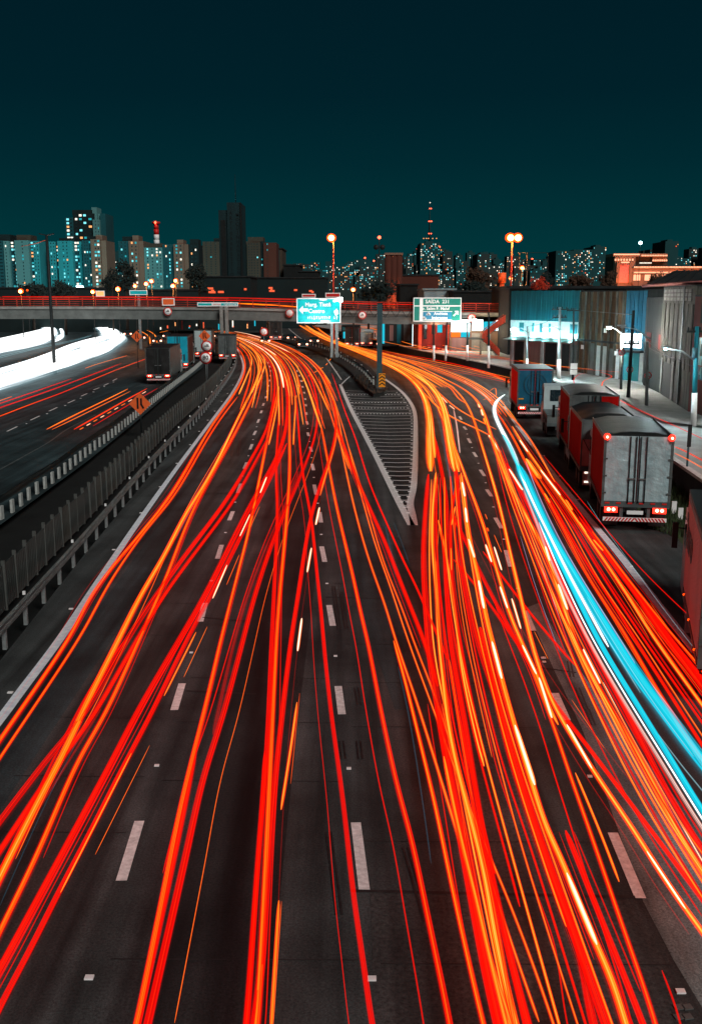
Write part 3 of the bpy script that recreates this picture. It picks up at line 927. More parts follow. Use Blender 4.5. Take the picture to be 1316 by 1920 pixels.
trail('blinking amber dashes of an indicator light swinging across to the planter', [
    (seg((554, 752), (556, 742)), .07, 'amber'), (seg((558, 732), (562, 722)), .07, 'amber'), (seg((566, 716), (572, 710)), .08, 'amber'), (seg((577, 706), (584, 702)), .08, 'amber'),
    (seg((589, 699), (596, 695)), .09, 'amber'), (seg((600, 692), (606, 689)), .10, 'amber'), (seg((611, 685), (614, 681)), .10, 'amber'), (seg((617, 677), (620, 673)), .10, 'amber')])
# bundles that come down from the far left bend
for i, (lb, px, hw, st) in enumerate((
        ('white hot light trail at the head of the far bend', [(532, 728), (533, 705), (526, 682), (510, 664), (485, 648), (455, 636), (425, 627)], .22, 'white'),
        ('pale orange light trail along the outside of the far bend', [(560, 690), (545, 668), (520, 652), (490, 640), (455, 629), (420, 623)], .2, 'gold'),
        ('amber light trail in the inside lane of the far bend', [(448, 740), (462, 708), (472, 680), (466, 660), (448, 645), (428, 634)], .13, 'gold'),
        ('second amber light trail in the inside lane of the far bend', [(472, 738), (484, 708), (490, 682), (480, 662), (460, 646), (436, 632)], .13, 'gold'),
        ('third amber light trail in the inside lane of the far bend', [(480, 730), (492, 700), (497, 680), (490, 664), (475, 650), (450, 636)], .12, 'gold'),
        ('yellow light trail between the two broken lines of the far bend', [(548, 760), (549, 730), (543, 700), (532, 676), (512, 660), (480, 644)], .11, 'amber'),
        ('orange light trail on the far side of the bend beside the planter', [(620, 720), (606, 694), (586, 672), (560, 658), (528, 645), (490, 634)], .13, 'gold'),
        ('orange light trail grazing the middle broken line in the far bend', [(562, 740), (558, 715), (552, 694), (540, 676), (520, 662)], .10, 'amber'),
        ('yellow light trail in the middle of the road before the bend', [(504, 835), (514, 790), (521, 750), (523, 725)], .09, 'amber'),
        ('short yellow light trail ending in the centre lane', [(550, 835), (552, 795), (554, 765), (553, 742)], .08, 'amber'))):
    trail(lb, [(px, hw, st)])
trail('faint blue streaks of headlamp light on the leftmost lane', [([(330, 1010), (372, 930), (420, 850), (456, 780), (478, 735), (490, 700)], .06, 'blue'), ([(300, 1050), (350, 955), (404, 860), (446, 785)], .04, 'blue'), ([(0, 1700), (80, 1520), (150, 1380), (200, 1280)], .02, 'blue')])
trail('faint blue streaks left of the thin red trail by the nose', [([(808, 1620), (798, 1545), (784, 1450), (766, 1340), (746, 1250)], .025, 'blue'), ([(742, 1080), (732, 1030), (722, 985)], .05, 'blue'), ([(768, 1060), (752, 1015), (738, 980)], .03, 'blue')])

# ---- right carriageway
far_r = [(692, 668), (650, 653), (626, 645), (600, 635), (577, 622), (556, 606), (543, 598)]
far_r2 = [(720, 674), (672, 657), (640, 648), (610, 636), (588, 621), (570, 607)]
far_r3 = [(723, 668), (680, 655), (650, 648), (612, 632), (594, 618), (580, 606)]
B1 = [(807, 887), (804, 820), (803, 754), (790, 728), (765, 704), (734, 687)] + far_r
B1b = [(815, 860), (810, 820), (808, 762), (797, 735), (770, 708), (738, 688), (700, 671)]
B2 = [(852, 887), (839, 820), (829, 754), (815, 730), (790, 708), (760, 691)] + far_r2
B2b = [(860, 887), (845, 822), (834, 754), (821, 730), (796, 708), (766, 691)]
trail('thick amber light trail hugging the right side of the painted nose', [(B1, .30, 'gold'), (B1b, .18, 'gold')])
trail('thick amber light trail second from the nose on the right', [(B2, .30, 'gold'), (B2b, .20, 'gold')])
R1 = [(955, 2000), (935, 1920), (905, 1780), (879, 1618), (852, 1489), (829, 1371), (812, 1275), (804, 1215), (798, 1133), (794, 1066), (795, 998), (799, 944), (803, 890)]
trail('red light trail running down from the tip of the nose', [(R1, .15, 'wide'), ([(948, 1990), (915, 1850), (884, 1690), (858, 1545), (836, 1425), (818, 1320)], .14, 'red')])
B3 = [(985, 2000), (964, 1918), (930, 1770), (907, 1637), (881, 1534), (858, 1447), (839, 1352), (827, 1238), (823, 1210), (818, 1106), (810, 1025), (810, 957), (815, 917), (817, 887)]
trail('bright orange light trail bending past the tip of the nose', [(B3, .12, 'amber'), ([(955, 1950), (918, 1800), (893, 1690), (868, 1590), (848, 1500), (832, 1420)], .07, 'amber', .85)])
B4 = [(1010, 2000), (987, 1918), (949, 1770), (911, 1599), (888, 1466), (873, 1371), (850, 1238), (845, 1210), (837, 1106), (834, 1039), (838, 984), (837, 930), (823, 863), (815, 820)]
trail('red light trail weaving between two orange ones right of the nose', [(B4, .13, 'wide'), ([(970, 1960), (925, 1700), (895, 1560), (876, 1450), (856, 1330), (842, 1238)], .06, 'orange', .84)])
B5 = [(907, 1439), (884, 1352), (862, 1238), (856, 1174), (845, 1093), (834, 1033), (821, 976)]
trail('short orange light trail ending halfway down right of the nose', [(B5, .08, 'amber')])
B6 = [(905, 1420), (880, 1300), (858, 1180), (846, 1080), (844, 984), (850, 930), (862, 890)]
trail('red light trail with yellow flecks crossing behind the white blobs', [(B6, .10, 'red'), (seg((853, 950), (846, 985)), .05, 'amber', .84), (seg((845, 1028), (846, 1070)), .05, 'amber', .84)])
B7 = [(1135, 2000), (1110, 1920), (1082, 1770), (1044, 1675), (1006, 1561), (960, 1436), (930, 1314), (900, 1225), (880, 1147), (867, 1066), (861, 984), (856, 890), (846, 840)]
trail('dark red light trail left of the white blobs', [(B7, .13, 'wide')])
B8 = [(1195, 2000), (1169, 1918), (1147, 1846), (1116, 1774), (1082, 1694), (1052, 1618), (1017, 1542), (998, 1477), (968, 1379), (941, 1284), (926, 1219), (913, 1174), (902, 1114), (894, 1079), (880, 1017), (872, 960), (869, 917), (864, 888)]
blobs8 = [((866, 905), (871, 932)), ((872, 953), (875, 981)), ((878, 1012), (889, 1047)), ((897, 1090), (907, 1143)), ((922, 1205), (940, 1275)), ((965, 1362), (1002, 1475)), ((1062, 1640), (1118, 1775))]
trail('orange light trail studded with long white blobs', [(B8, .14, 'amber')] + [(seg(a, b), .10, 'white', .88) for a, b in blobs8])
B8b = [(1160, 2000), (1130, 1915), (1090, 1800), (1050, 1690), (1010, 1580), (975, 1470), (945, 1360), (918, 1250), (900, 1180)]
trail('red ribbon of light under the trail with long white blobs', [(B8b, .20, 'wide'), ([(1230, 1990), (1180, 1860), (1140, 1760), (1100, 1660), (1060, 1560)], .10, 'red')])
B9 = [(1046, 1362), (1036, 1350), (1006, 1265), (979, 1211), (970, 1188), (951, 1144), (934, 1079), (921, 1040), (910, 998), (897, 960), (872, 895), (856, 849), (834, 795), (818, 760)]
blobs9 = [((910, 1022), (921, 1055)), ((937, 1101), (951, 1142)), ((979, 1211), (1005, 1266)), ((1010, 1272), (1034, 1348))]
trail('orange light trail with white flecks ending beside the right lane dash', [(B9, .11, 'amber')] + [(seg(a, b), .075, 'white', .86) for a, b in blobs9] + [(seg((926, 1026), (940, 1070)), .06, 'white', .84), (seg((959, 1123), (976, 1180)), .06, 'white', .84)])
B9b = [(1160, 1655), (1132, 1580), (1095, 1490), (1078, 1450)]
trail('short orange light trail left of the nearest right lane dash', [(B9b, .05, 'amber')])
B9c = [(1250, 2000), (1215, 1880), (1160, 1720), (1105, 1560), (1063, 1440), (1040, 1370), (1000, 1265), (968, 1190), (942, 1120)]
trail('red light trail passing left of the nearest right lane dash to the bottom edge', [(B9c, .085, 'orange'), ([(1290, 1990), (1270, 1900), (1240, 1820)], .03, 'thin')])
B10 = [(1420, 1895), (1316, 1751), (1253, 1663), (1215, 1603), (1181, 1550), (1124, 1466), (1109, 1443), (1048, 1344), (1021, 1287), (995, 1203), (978, 1133), (967, 1085), (951, 1017), (943, 976), (929, 922), (913, 868), (896, 814), (888, 785), (878, 756), (863, 735), (840, 717), (801, 699), (765, 683)] + far_r3
trail('long orange light trail swinging across the right lane dashes to the right edge', [(B10, .115, 'amber'), (seg((1062, 1360), (1109, 1443)), .07, 'white', .86), (seg((1212, 1598), (1284, 1706)), .06, 'white', .86)])
B10r = [(1420, 1830), (1316, 1690), (1250, 1600), (1190, 1520), (1130, 1440), (1085, 1380), (1050, 1335), (1000, 1260), (950, 1170), (905, 1085), (870, 1010), (846, 960)]
trail('translucent red light trail running beside the long orange one', [(B10r, .10, 'red')])
B11 = [(1420, 1815), (1316, 1641), (1272, 1569), (1215, 1458), (1166, 1371), (1128, 1306), (1078, 1211), (1052, 1126), (1025, 1045), (998, 991), (979, 958), (954, 910), (938, 872), (920, 822), (912, 785), (904, 757), (891, 740), (853, 720), (816, 704), (775, 681), (736, 666), (690, 655), (650, 646)]
blobs11 = [((954, 880), (979, 920)), ((1022, 1026), (1030, 1053)), ((1046, 1097), (1063, 1145)), ((1093, 1219), (1124, 1284))]
trail('wide orange light trail left of the cyan one', [(B11, .16, 'amber')] + [(seg(a, b), .10, 'white', .88) for a, b in blobs11] + [([(1330, 1640), (1250, 1500), (1180, 1375), (1130, 1280)], .025, 'white', .9)])
B11b = [(1420, 1770), (1316, 1600), (1240, 1470), (1180, 1350), (1120, 1240), (1080, 1160), (1040, 1065), (1005, 980), (975, 920), (950, 870)]
trail('red light trail filling the gap left of the pink streak', [(B11b, .14, 'wide'), ([(1420, 1850), (1316, 1680), (1235, 1545), (1170, 1425), (1110, 1310), (1070, 1222), (1040, 1140), (1000, 1040), (970, 960), (940, 880)], .05, 'thin')])
trail('thin red lines fanning left of the wide orange trail', [([(1316, 1720), (1200, 1540), (1120, 1390), (1060, 1260), (1010, 1130), (975, 1030), (945, 930), (930, 860)], .03, 'thin'), ([(1062, 1230), (1020, 1120), (985, 1010), (950, 910), (934, 855)], .025, 'thin'), ([(1074, 1235), (1035, 1120), (1000, 1020), (962, 915), (940, 850)], .02, 'pink'), ([(1048, 1222), (1005, 1105), (975, 1005)], .012, 'lilac')])
trail('thin red slanted trail crossing the right lane dashes', [([(1078, 1250), (1030, 1195), (985, 1140), (940, 1080), (905, 1035)], .085, 'red')])
trail('second slanted red trail below the white blobs', [([(1000, 1250), (960, 1195), (915, 1130), (880, 1085), (850, 1050)], .085, 'red')])
B12 = [(921, 819), (910, 811), (888, 800), (861, 792), (834, 779), (807, 754), (796, 738)]
B13 = [(930, 806), (915, 798), (894, 787), (872, 779), (845, 760), (826, 741), (812, 726)]
trail('amber light trail crossing the lanes from the nose to the cyan trail', [(B12, .13, 'amber')])
trail('amber light trail crossing the lanes beyond the first crossing one', [(B13, .11, 'amber'), (seg((828, 745), (838, 756)), .07, 'white', .85), (seg((842, 760), (852, 768)), .07, 'white', .85)])
trail('short curved amber light trail near the dark wall ghost', [([(874, 757), (860, 748), (846, 730), (834, 722)], .10, 'amber')])
trail('string of white and amber beads beside the head of the cyan trail', [(seg((896, 756), (899, 765)), .14, 'white'), (seg((902, 768), (905, 780)), .14, 'white'), (seg((907, 785), (910, 795)), .13, 'amber'), ([(916, 817), (922, 825), (930, 838), (938, 850)], .13, 'white'), (seg((905, 750), (930, 742)), .07, 'amber'), ([(930, 742), (928, 728), (918, 733)], .06, 'amber')])
trail('short blue and pink streak beside the right lane dashes', [([(862, 850), (856, 800), (850, 768)], .06, 'pink'), ([(850, 930), (838, 870), (826, 800), (815, 760)], .09, 'blue'), ([(865, 1000), (850, 920), (842, 880)], .05, 'blue')])
trail('broken orange dashes left of the right lane line', [(seg((909, 964), (913, 974)), .03, 'thin_orange'), (seg((913, 990), (915, 997)), .06, 'thin_orange'), (seg((926, 1003), (940, 1036)), .022, 'thin_orange'), (seg((1001, 1184), (1027, 1236)), .016, 'thin_orange'), (seg((1071, 1312), (1132, 1403)), .014, 'thin_orange')])

# ---- the emergency vehicle's cyan trail
CY = [(1420, 1560), (1316, 1436), (1253, 1352), (1196, 1276), (1160, 1222), (1117, 1153), (1084, 1099), (1052, 1045), (1030, 1007), (1008, 958), (987, 910), (970, 872)]
CYh = [(972, 876), (957, 839), (941, 809), (924, 780), (912, 764), (924, 748), (946, 741)]
t = trail('broad cyan light trail of one vehicle, white at its far hooked end', [
    (CY, .34, 'cyan', .9), (CYh, .22, 'beam', .95), ([(985, 905), (968, 868), (955, 838), (942, 815)], .14, 'cyan', 1.12),
    ([(1430, 1690), (1316, 1523), (1253, 1420), (1188, 1314), (1128, 1215), (1085, 1130), (1050, 1058), (1020, 1000)], .13, 'cyan', .8),
    ([(1430, 1720), (1316, 1555), (1240, 1432), (1170, 1318), (1110, 1215), (1062, 1120), (1025, 1035), (1000, 965), (980, 915)], .075, 'pink', .85),
    ([(1420, 1620), (1330, 1500), (1280, 1440), (1234, 1378)], .03, 'pale', 1.0),
    ([(1140, 1215), (1070, 1085), (1035, 1015), (1005, 955), (985, 912), (972, 880)], .09, 'beam', 1.02), ([(1330, 1560), (1240, 1415), (1160, 1285), (1100, 1180), (1050, 1075), (1010, 980)], .05, 'beam', .9), ([(1200, 1300), (1130, 1185), (1080, 1098), (1040, 1020)], .035, 'pale', 1.03), ([(1300, 1420), (1220, 1312), (1150, 1205), (1100, 1120)], .03, 'pale', 1.0),
    ([(1190, 1245), (1140, 1165), (1096, 1095), (1058, 1030), (1030, 975), (1003, 915), (985, 865)], .04, 'lilac', .98)])

# ---- right edge red bundle
D1 = [(1420, 1590), (1316, 1428), (1234, 1300), (1171, 1190), (1133, 1132), (1100, 1080), (1068, 1018), (1035, 953), (1016, 920), (990, 880), (965, 825), (945, 793), (930, 772)]
trail('orange and red light trail right beside the cyan one', [(D1, .10, 'orange'), ([(1420, 1560), (1316, 1400), (1240, 1280), (1180, 1185), (1140, 1120), (1100, 1060), (1060, 990), (1030, 935)], .09, 'red'), (seg((1020, 926), (1030, 944)), .09, 'amber', .85)])
D3 = [(1420, 1470), (1316, 1325), (1225, 1198), (1184, 1131), (1144, 1070), (1106, 1015), (1073, 964), (1049, 931), (1016, 885), (995, 855), (976, 828), (960, 800)]
trail('orange light trail in the rightmost lane with red glow to its right', [(D3, .11, 'amber'), ([(1420, 1440), (1316, 1292), (1240, 1190), (1200, 1130)], .22, 'red', .7), (seg((1013, 882), (1050, 930)), .10, 'white', .86), (seg((974, 826), (989, 848)), .10, 'white', .86), (seg((1060, 938), (1072, 958)), .10, 'amber', .86), (seg((1085, 980), (1098, 1000)), .08, 'amber', .86), (seg((1112, 1013), (1130, 1034)), .08, 'amber', .86)])
D4 = [(1420, 1392), (1316, 1258), (1250, 1181), (1212, 1132), (1171, 1080), (1128, 1021), (1110, 998)]
trail('orange light trail closest to the right white edge line', [(D4, .09, 'orange'), ([(1420, 1412), (1316, 1275), (1250, 1195), (1205, 1135), (1160, 1075), (1120, 1020), (1085, 970)], .14, 'red', .65)])
trail('yellow light trail running outside the right edge line past the trucks', [([(1040, 905), (1020, 872), (1008, 846), (992, 818), (968, 790), (948, 770), (934, 757)], .07, 'amber')])
trail('thin red light trail crossing the shoulder below the nearest truck', [([(1420, 1260), (1316, 1177), (1250, 1116), (1198, 1064), (1144, 1002), (1106, 958), (1063, 907), (1019, 855)], .03, 'thin', .9)])
trail('thin pale blue light trail crossing the shoulder', [([(1420, 1365), (1316, 1235), (1250, 1151), (1184, 1061), (1160, 1026), (1128, 985), (1100, 940)], .014, 'pale', .8)])
# the flat amber light board
trail('flat amber panel of light on the road beside the cyan trail', [(seg((986, 862), (1012, 900)), .22, 'gold', .6)])

# ---- far right: frontage street traffic and under the viaduct
Z2 = FZ + 0.7
for lb, px, hw, st, zz in (
        ('low red light trail along the kerb of the frontage street', [(965, 722), (930, 702), (880, 690), (830, 678), (775, 668), (713, 660)], .25, 'red', .6),
        ('orange light trail curling towards the blue truck', [(972, 726), (935, 707), (890, 695), (850, 685), (800, 676), (740, 664)], .16, 'amber', .6),
        ('amber light trail in front of the shops', [(1110, 693), (1010, 683), (960, 673), (900, 665), (853, 660), (800, 655), (760, 650), (690, 634)], .14, 'gold', Z2),
        ('red light trail in front of the shops', [(1160, 698), (1060, 690), (990, 681), (930, 671), (860, 664), (800, 659)], .10, 'orange', Z2),
        ('amber light trail passing under the viaduct', [(760, 624), (720, 621), (690, 615), (660, 612), (634, 612)], .30, 'gold', Z2),
        ('second amber light trail passing under the viaduct', [(745, 628), (710, 623), (680, 619), (650, 616), (636, 616)], .22, 'amber', Z2),
        ('orange light trail along the far side of the street', [(1142, 740), (1165, 752), (1200, 772), (1250, 792), (1330, 830)], .08, 'red', Z2),
        ('pale orange light trail at the right edge above the near truck', [(1264, 838), (1290, 850), (1330, 872)], .10, 'orange', Z2),
        ('second pale orange light trail at the right edge above the near truck', [(1264, 850), (1290, 863), (1330, 886)], .07, 'amber', Z2),
        ('curly red light trail at the street corner', [(1078, 726), (1075, 712), (1084, 703), (1096, 700)], .06, 'thin', Z2),
        ('second curly red light trail at the street corner', [(1126, 733), (1130, 716), (1146, 706), (1125, 698)], .08, 'orange', Z2)):
    trail(lb, [(px, hw, st)], zz)
trail('cluster of yellow light beads on the frontage street', [(seg((775 + i * 9, 648 + i * 1.3), (780 + i * 9, 648.5 + i * 1.3)), .22 + .12 * random.random(), 'gold' if i % 3 else 'white') for i in range(10)], Z2)
for lb, px, hw, st in (
        ('amber light trail left of the sign on the far carriageway', [(655, 652), (622, 640), (590, 622), (566, 606), (548, 594)], .28, 'gold'),
        ('orange light trail beside it on the far carriageway', [(668, 655), (632, 640), (604, 622), (586, 606)], .24, 'amber')):
    trail(lb, [(px, hw, st)])
# ---- opposite carriageway: rear lights
for lb, lanes in (
        ('red light trail along the white headlamp stream on the opposite road', [([(-40, 772), (0, 757), (60, 737), (134, 711)], .13, 'red')]),
        ('long red light trail on the opposite road', [([(-40, 780), (15, 760), (91, 734), (150, 712), (200, 693), (228, 682)], .15, 'wide')]),
        ('long orange light trail reaching towards the black trailer', [([(-30, 792), (0, 782), (53, 760), (118, 737), (200, 701), (250, 682), (285, 669)], .12, 'orange')]),
        ('orange light trail beside the tip of the white stream', [([(160, 691), (180, 684), (210, 675), (239, 667)], .11, 'amber')]),
        ('short orange light trail at the left picture edge', [([(-30, 762), (0, 752), (23, 744)], .12, 'amber')]),
        ('bright orange pair of light trails in the middle lane of the opposite road', [([(88, 806), (140, 779), (190, 755), (240, 730)], .13, 'amber'), ([(98, 806), (150, 781), (200, 756), (245, 734)], .08, 'amber')]),
        ('orange light trail next to the dark guard rail', [([(139, 806), (180, 783), (225, 757), (276, 729)], .12, 'orange')]),
        ('pink dashed light trail next to the dark guard rail', [(seg((150 + i * 13, 806 - i * 7.5), (157 + i * 13, 802 - i * 7.5)), .08, 'white' if i % 2 else 'amber') for i in range(10)] + [([(175, 799), (230, 766), (300, 726)], .06, 'red')]),
        ('curved amber light trail beyond the black trailer', [([(282, 645), (279, 631), (259, 619), (225, 607), (200, 600)], .2, 'gold')]),
        ('second curved amber light trail beyond the black trailer', [([(295, 643), (290, 628), (273, 618), (240, 606)], .2, 'gold')]),
        ('red light trail far behind on the opposite road', [([(225, 612), (200, 604), (190, 598)], .2, 'orange')]),
        ('red and amber glow of traffic under the viaduct beside its twin posts', [([(480, 640), (450, 634), (420, 628), (390, 622), (370, 616)], .3, 'gold'), ([(470, 605), (430, 603), (400, 601)], .3, 'amber'), ([(455, 612), (430, 609), (395, 607)], .25, 'red')])):
    trail(lb, lanes)
# ---- headlamp streams on the opposite road
stream1 = [[(-60, 752 - i * 4.6), (0, 733 - i * 4.4), (80, 706 - i * 4.3), (150, 682 - i * 5.0), (205, 662 - i * 4.2), (234 - i * 3.2, 642 - i * 1.6), (222 - i * 5, 622 - i * .6), (195 - i * 4, 608 + i * .2), (160 - i, 598 + i * .2)] for i in range(8)]
t = thing('light_trail', 'blinding white stream of headlamps curving along the opposite carriageway', 'light trail', tuple(G(120, 690)), group='headlamp streams')
for k, px in enumerate(stream1):
    if k in (5,):
        px = px[3:]
    strands(t, px, 1.6, 'beam', .7)
stream2 = [[(-60, 682 - i * 3.4), (0, 666 - i * 3.2), (50, 656 - i * 3.4), (85, 644 - i * 3.0), (100 - i * 1.6, 628 - i * 1.2), (92 - i * 2.2, 612 - i * .3), (60 - i, 602 + i * .2), (14 + i, 600 + i * .3)] for i in range(9)]
t = thing('light_trail', 'blinding white stream of headlamps at the far left edge', 'light trail', tuple(G(40, 640)), group='headlamp streams')
for px in stream2:
    strands(t, px, 1.6, 'beam', .7)
t = thing('light_trail', 'short white headlamp streak between the two white streams', 'light trail', tuple(G(112, 620)), group='headlamp streams')
for i in range(4):
    strands(t, [(104, 642 - i * 3), (118, 632 - i * 2), (114, 612 - i), (130, 596 + i * .6)], .55, 'beam', .7)
t = thing('light_trail', 'thin pale blue headlamp streak below the far left white stream', 'light trail', tuple(G(80, 655)), group='headlamp streams')
for i in range(2):
    strands(t, [(-40, 684 - i * 4), (0, 672 - i * 3), (70, 654 - i * 2), (130, 642 - i * 2), (172, 630 - i)], .16, 'pale', .7)

for lb, px, hw, st in (('orange light trail under the viaduct behind the queue of trucks', [(300, 624), (330, 616), (370, 611), (420, 607), (470, 606)], .3, 'gold'),
                       ('red light trail under the viaduct behind the queue of trucks', [(230, 604), (280, 607), (330, 606), (400, 602)], .25, 'red'),
                       ('white light trail under the viaduct beside the twin posts', [(440, 622), (470, 628), (500, 637)], .3, 'white'),
                       ('amber light trail far under the left of the viaduct', [(200, 598), (240, 600), (280, 602)], .3, 'gold'),
                       ('pale hot light trail crossing the far bend', [(520, 668), (500, 655), (470, 640), (440, 632)], .16, 'white'),
                       ('second pale hot light trail crossing the far bend', [(545, 662), (520, 650), (495, 640), (465, 631)], .18, 'white')):
    trail(lb, [(px, hw, st)])

rt = random.Random(5)
names_l = ('innermost', 'second', 'third', 'fourth', 'fifth', 'sixth', 'seventh', 'eighth', 'outermost')
base_in = [(452, 735), (466, 700), (470, 676), (460, 656), (438, 640), (415, 630), (385, 622)]
base_out = [(628, 735), (608, 695), (582, 670), (548, 652), (505, 636), (460, 626), (410, 618)]
for k in range(9):
    f = (k + .5) / 9
    px = [(a[0] + (b[0] - a[0]) * f + rt.uniform(-2, 2), a[1] + (b[1] - a[1]) * f) for a, b in zip(base_in, base_out)]
    px = [(px[0][0] + (px[0][0] - px[1][0]) * (e_ := rt.uniform(.1, 1.9)), px[0][1] + (px[0][1] - px[1][1]) * e_)] + px
    trail(names_l[k] + ' of the nine orange strands sweeping round the far left bend', [(px, rt.uniform(.07, .12), rt.choice(('amber', 'gold', 'orange'))), ([(x + 7, y + 1) for x, y in px[:-1]], rt.uniform(.05, .09), 'orange')], .8)
base_a = [(800, 760), (786, 728), (752, 700), (700, 675), (655, 656), (615, 640), (580, 624), (556, 608)]
base_b = [(872, 750), (852, 726), (806, 700), (750, 678), (700, 662), (655, 650), (618, 636), (590, 620)]
for k in range(7):
    f = (k + .5) / 7
    px = [(a[0] + (b[0] - a[0]) * f + rt.uniform(-2, 2), a[1] + (b[1] - a[1]) * f) for a, b in zip(base_a, base_b)]
    px = px[rt.randrange(0, 2):]
    trail(('first', 'second', 'third', 'fourth', 'fifth', 'sixth', 'seventh')[k] + ' amber strand from the nose in the ramp under the signs', [(px, rt.uniform(.10, .17), rt.choice(('gold', 'amber', 'gold'))), ([(x + 6, y + 1.5) for x, y in px], rt.uniform(.06, .1), 'amber')], .8)
base_c = [(968, 712), (920, 700), (870, 690), (810, 678), (750, 664), (700, 654)]
for k in range(4):
    px = [(x, y + k * 3.4) for x, y in base_c]
    trail(('highest', 'upper', 'lower', 'lowest')[k] + ' orange strand of the ramp running below the dark retaining wall', [(px, .11, ('amber', 'orange', 'gold', 'red')[k])], .8)
for k in range(5):
    px = [(640 + k * 6, 606 + k * 3.2), (690 + k * 4, 609 + k * 4), (750, 616 + k * 6), (820, 632 + k * 7), (900, 652 + k * 5)]
    trail(('first', 'second', 'third', 'fourth', 'fifth')[k] + ' amber strand from the top on the street under the viaduct', [(px, .16, ('gold', 'amber', 'gold', 'red', 'amber')[k])], Z2)
ORDS = ('first', 'second', 'third', 'fourth', 'fifth', 'sixth', 'seventh', 'eighth', 'ninth', 'tenth', 'eleventh', 'twelfth')
def fan(b0, b1, n, what, hws, styles, z=.8, cut=0):
    """n strands spread between two bounding paths"""
    for k in range(n):
        f = (k + rt.uniform(.2, .8)) / n
        px = [(a[0] + (b[0] - a[0]) * f + rt.uniform(-3, 3), a[1] + (b[1] - a[1]) * f) for a, b in zip(b0, b1)]
        if cut:
            r_ = rt.choice((0, rt.uniform(.1, 1.0)))
            px[0] = (px[0][0] + (px[1][0] - px[0][0]) * r_, px[0][1] + (px[1][1] - px[0][1]) * r_)
        c0 = 0
        trail(ORDS[k] + ' from the left of the ' + what, [(px[c0:], rt.uniform(*hws), rt.choice(styles))], z + rt.uniform(-.15, .15))
fan([(925, 770), (906, 742), (870, 718), (812, 696), (755, 677), (700, 661), (650, 649), (612, 636)], [(972, 792), (952, 760), (916, 728), (862, 702), (794, 681), (724, 663), (664, 650), (622, 636)], 8, 'thin orange strands fanning right off the ramp', (.05, .09), ('amber', 'gold', 'thin_orange'), cut=1)
fan([(955, 2000), (880, 1620), (830, 1370), (804, 1215), (796, 1040), (802, 900)], [(1195, 2000), (1060, 1640), (990, 1450), (930, 1240), (885, 1040), (866, 890)], 9, 'fine strands in the lane below the nose', (.025, .055), ('thin_orange', 'thin', 'amber', 'red', 'orange'), cut=1)
fan([(1420, 1570), (1316, 1410), (1200, 1230), (1110, 1090), (1050, 980), (1000, 895)], [(1420, 1400), (1316, 1268), (1225, 1150), (1150, 1050), (1090, 965), (1030, 885)], 7, 'fine strands in the rightmost lane', (.03, .06), ('thin_orange', 'thin', 'orange', 'red'))
fan([(1316, 1690), (1200, 1500), (1110, 1320), (1040, 1160), (985, 1020), (945, 900), (915, 810)], [(1420, 1700), (1316, 1560), (1190, 1350), (1105, 1200), (1030, 1050), (985, 945), (940, 840)], 7, 'fine strands just left of the cyan trail', (.02, .05), ('thin_orange', 'thin', 'pink', 'amber'), cut=1)

# ================================================================ VIADUCT
VY = 150.0
dk = [(-90, 574), (0, 575), (150, 575), (300, 576), (430, 577), (560, 580), (700, 584), (830, 586), (962, 587)]
deck = [PY(x, y, VY) for x, y in dk]
vd = thing('viaduct', 'grey concrete viaduct with red railings spanning all the carriageways', 'viaduct', (deck[4].x, VY, 0))
g = MB()
for a, b in zip(deck, deck[1:]):
    ha, hb = 1.75, 1.75
    g.add([a, b, b - Vector((0, 0, hb)), a - Vector((0, 0, ha)), a + Vector((0, 7, 0)), b + Vector((0, 7, 0)), b + Vector((0, 7, -hb)), a + Vector((0, 7, -ha))],
          [(0, 3, 2, 1), (0, 1, 5, 4), (2, 3, 7, 6), (4, 5, 6, 7)])
g.build('girder', 'concrete_grey', vd)
e = MB()
for a, b in zip(deck, deck[1:]):
    e.add([a + Vector((0, -.25, .02)), b + Vector((0, -.25, .02)), b + Vector((0, -.25, -.32)), a + Vector((0, -.25, -.32)), a + Vector((0, .2, .02)), b + Vector((0, .2, .02)), b + Vector((0, -.004, -.32)), a + Vector((0, -.004, -.32))],
          [(0, 3, 2, 1), (0, 1, 5, 4), (2, 3, 7, 6)])
e.build('deck_edge', 'concrete', vd)
rl = resample(deck, 1.9)
rail_me = MB().bx(-.05, .05, -.06, .06, 0, 1.35).mesh('railing_post', 'rail_red')
for p in rl:
    link('railing_post', rail_me, vd, p - vd.location)
for h, th in ((1.32, .09), (1.0, .04), (.72, .04), (.44, .04), (.16, .05)):
    r_ = MB()
    for a, b in zip(deck, deck[1:]):
        r_.tube([a + Vector((0, 0, h)), b + Vector((0, 0, h))], th, 6)
    r_.build('handrail', 'rail_red', vd)
tr = MB()   # lattice on the outer face over the middle span
for i in range(14):
    a, b = PY(642 + i * 10, 586, VY - .4), PY(652 + i * 10, 586, VY - .4)
    tr.tube([a + Vector((0, 0, .5 if i % 2 else -.7)), b + Vector((0, 0, -.7 if i % 2 else .5))], .04, 5)
tr.tube([PY(640, 580, VY - .4), PY(786, 580, VY - .4)], .05, 5)
tr.tube([PY(640, 594, VY - .4), PY(786, 594, VY - .4)], .05, 5)
tr.build('lattice_truss', 'steel_dark', vd)
for x in (416, 425.5):
    p = PY(x, 600, VY - 1.2)
    MB().bx(p.x - .22, p.x + .22, p.y - .3, p.y + .3, -.3, p.z + 1.9).build('pier_post', 'concrete', vd)
for x in (-40, 975):
    p = PY(x, 604, VY + 3)
    MB().bx(p.x - .9, p.x + .9, p.y - .9, p.y + .9, -.3, p.z + .1).build('pier', 'concrete_grey', vd)
deckz = [p + Vector((0, 1.6, .9)) for p in deck]
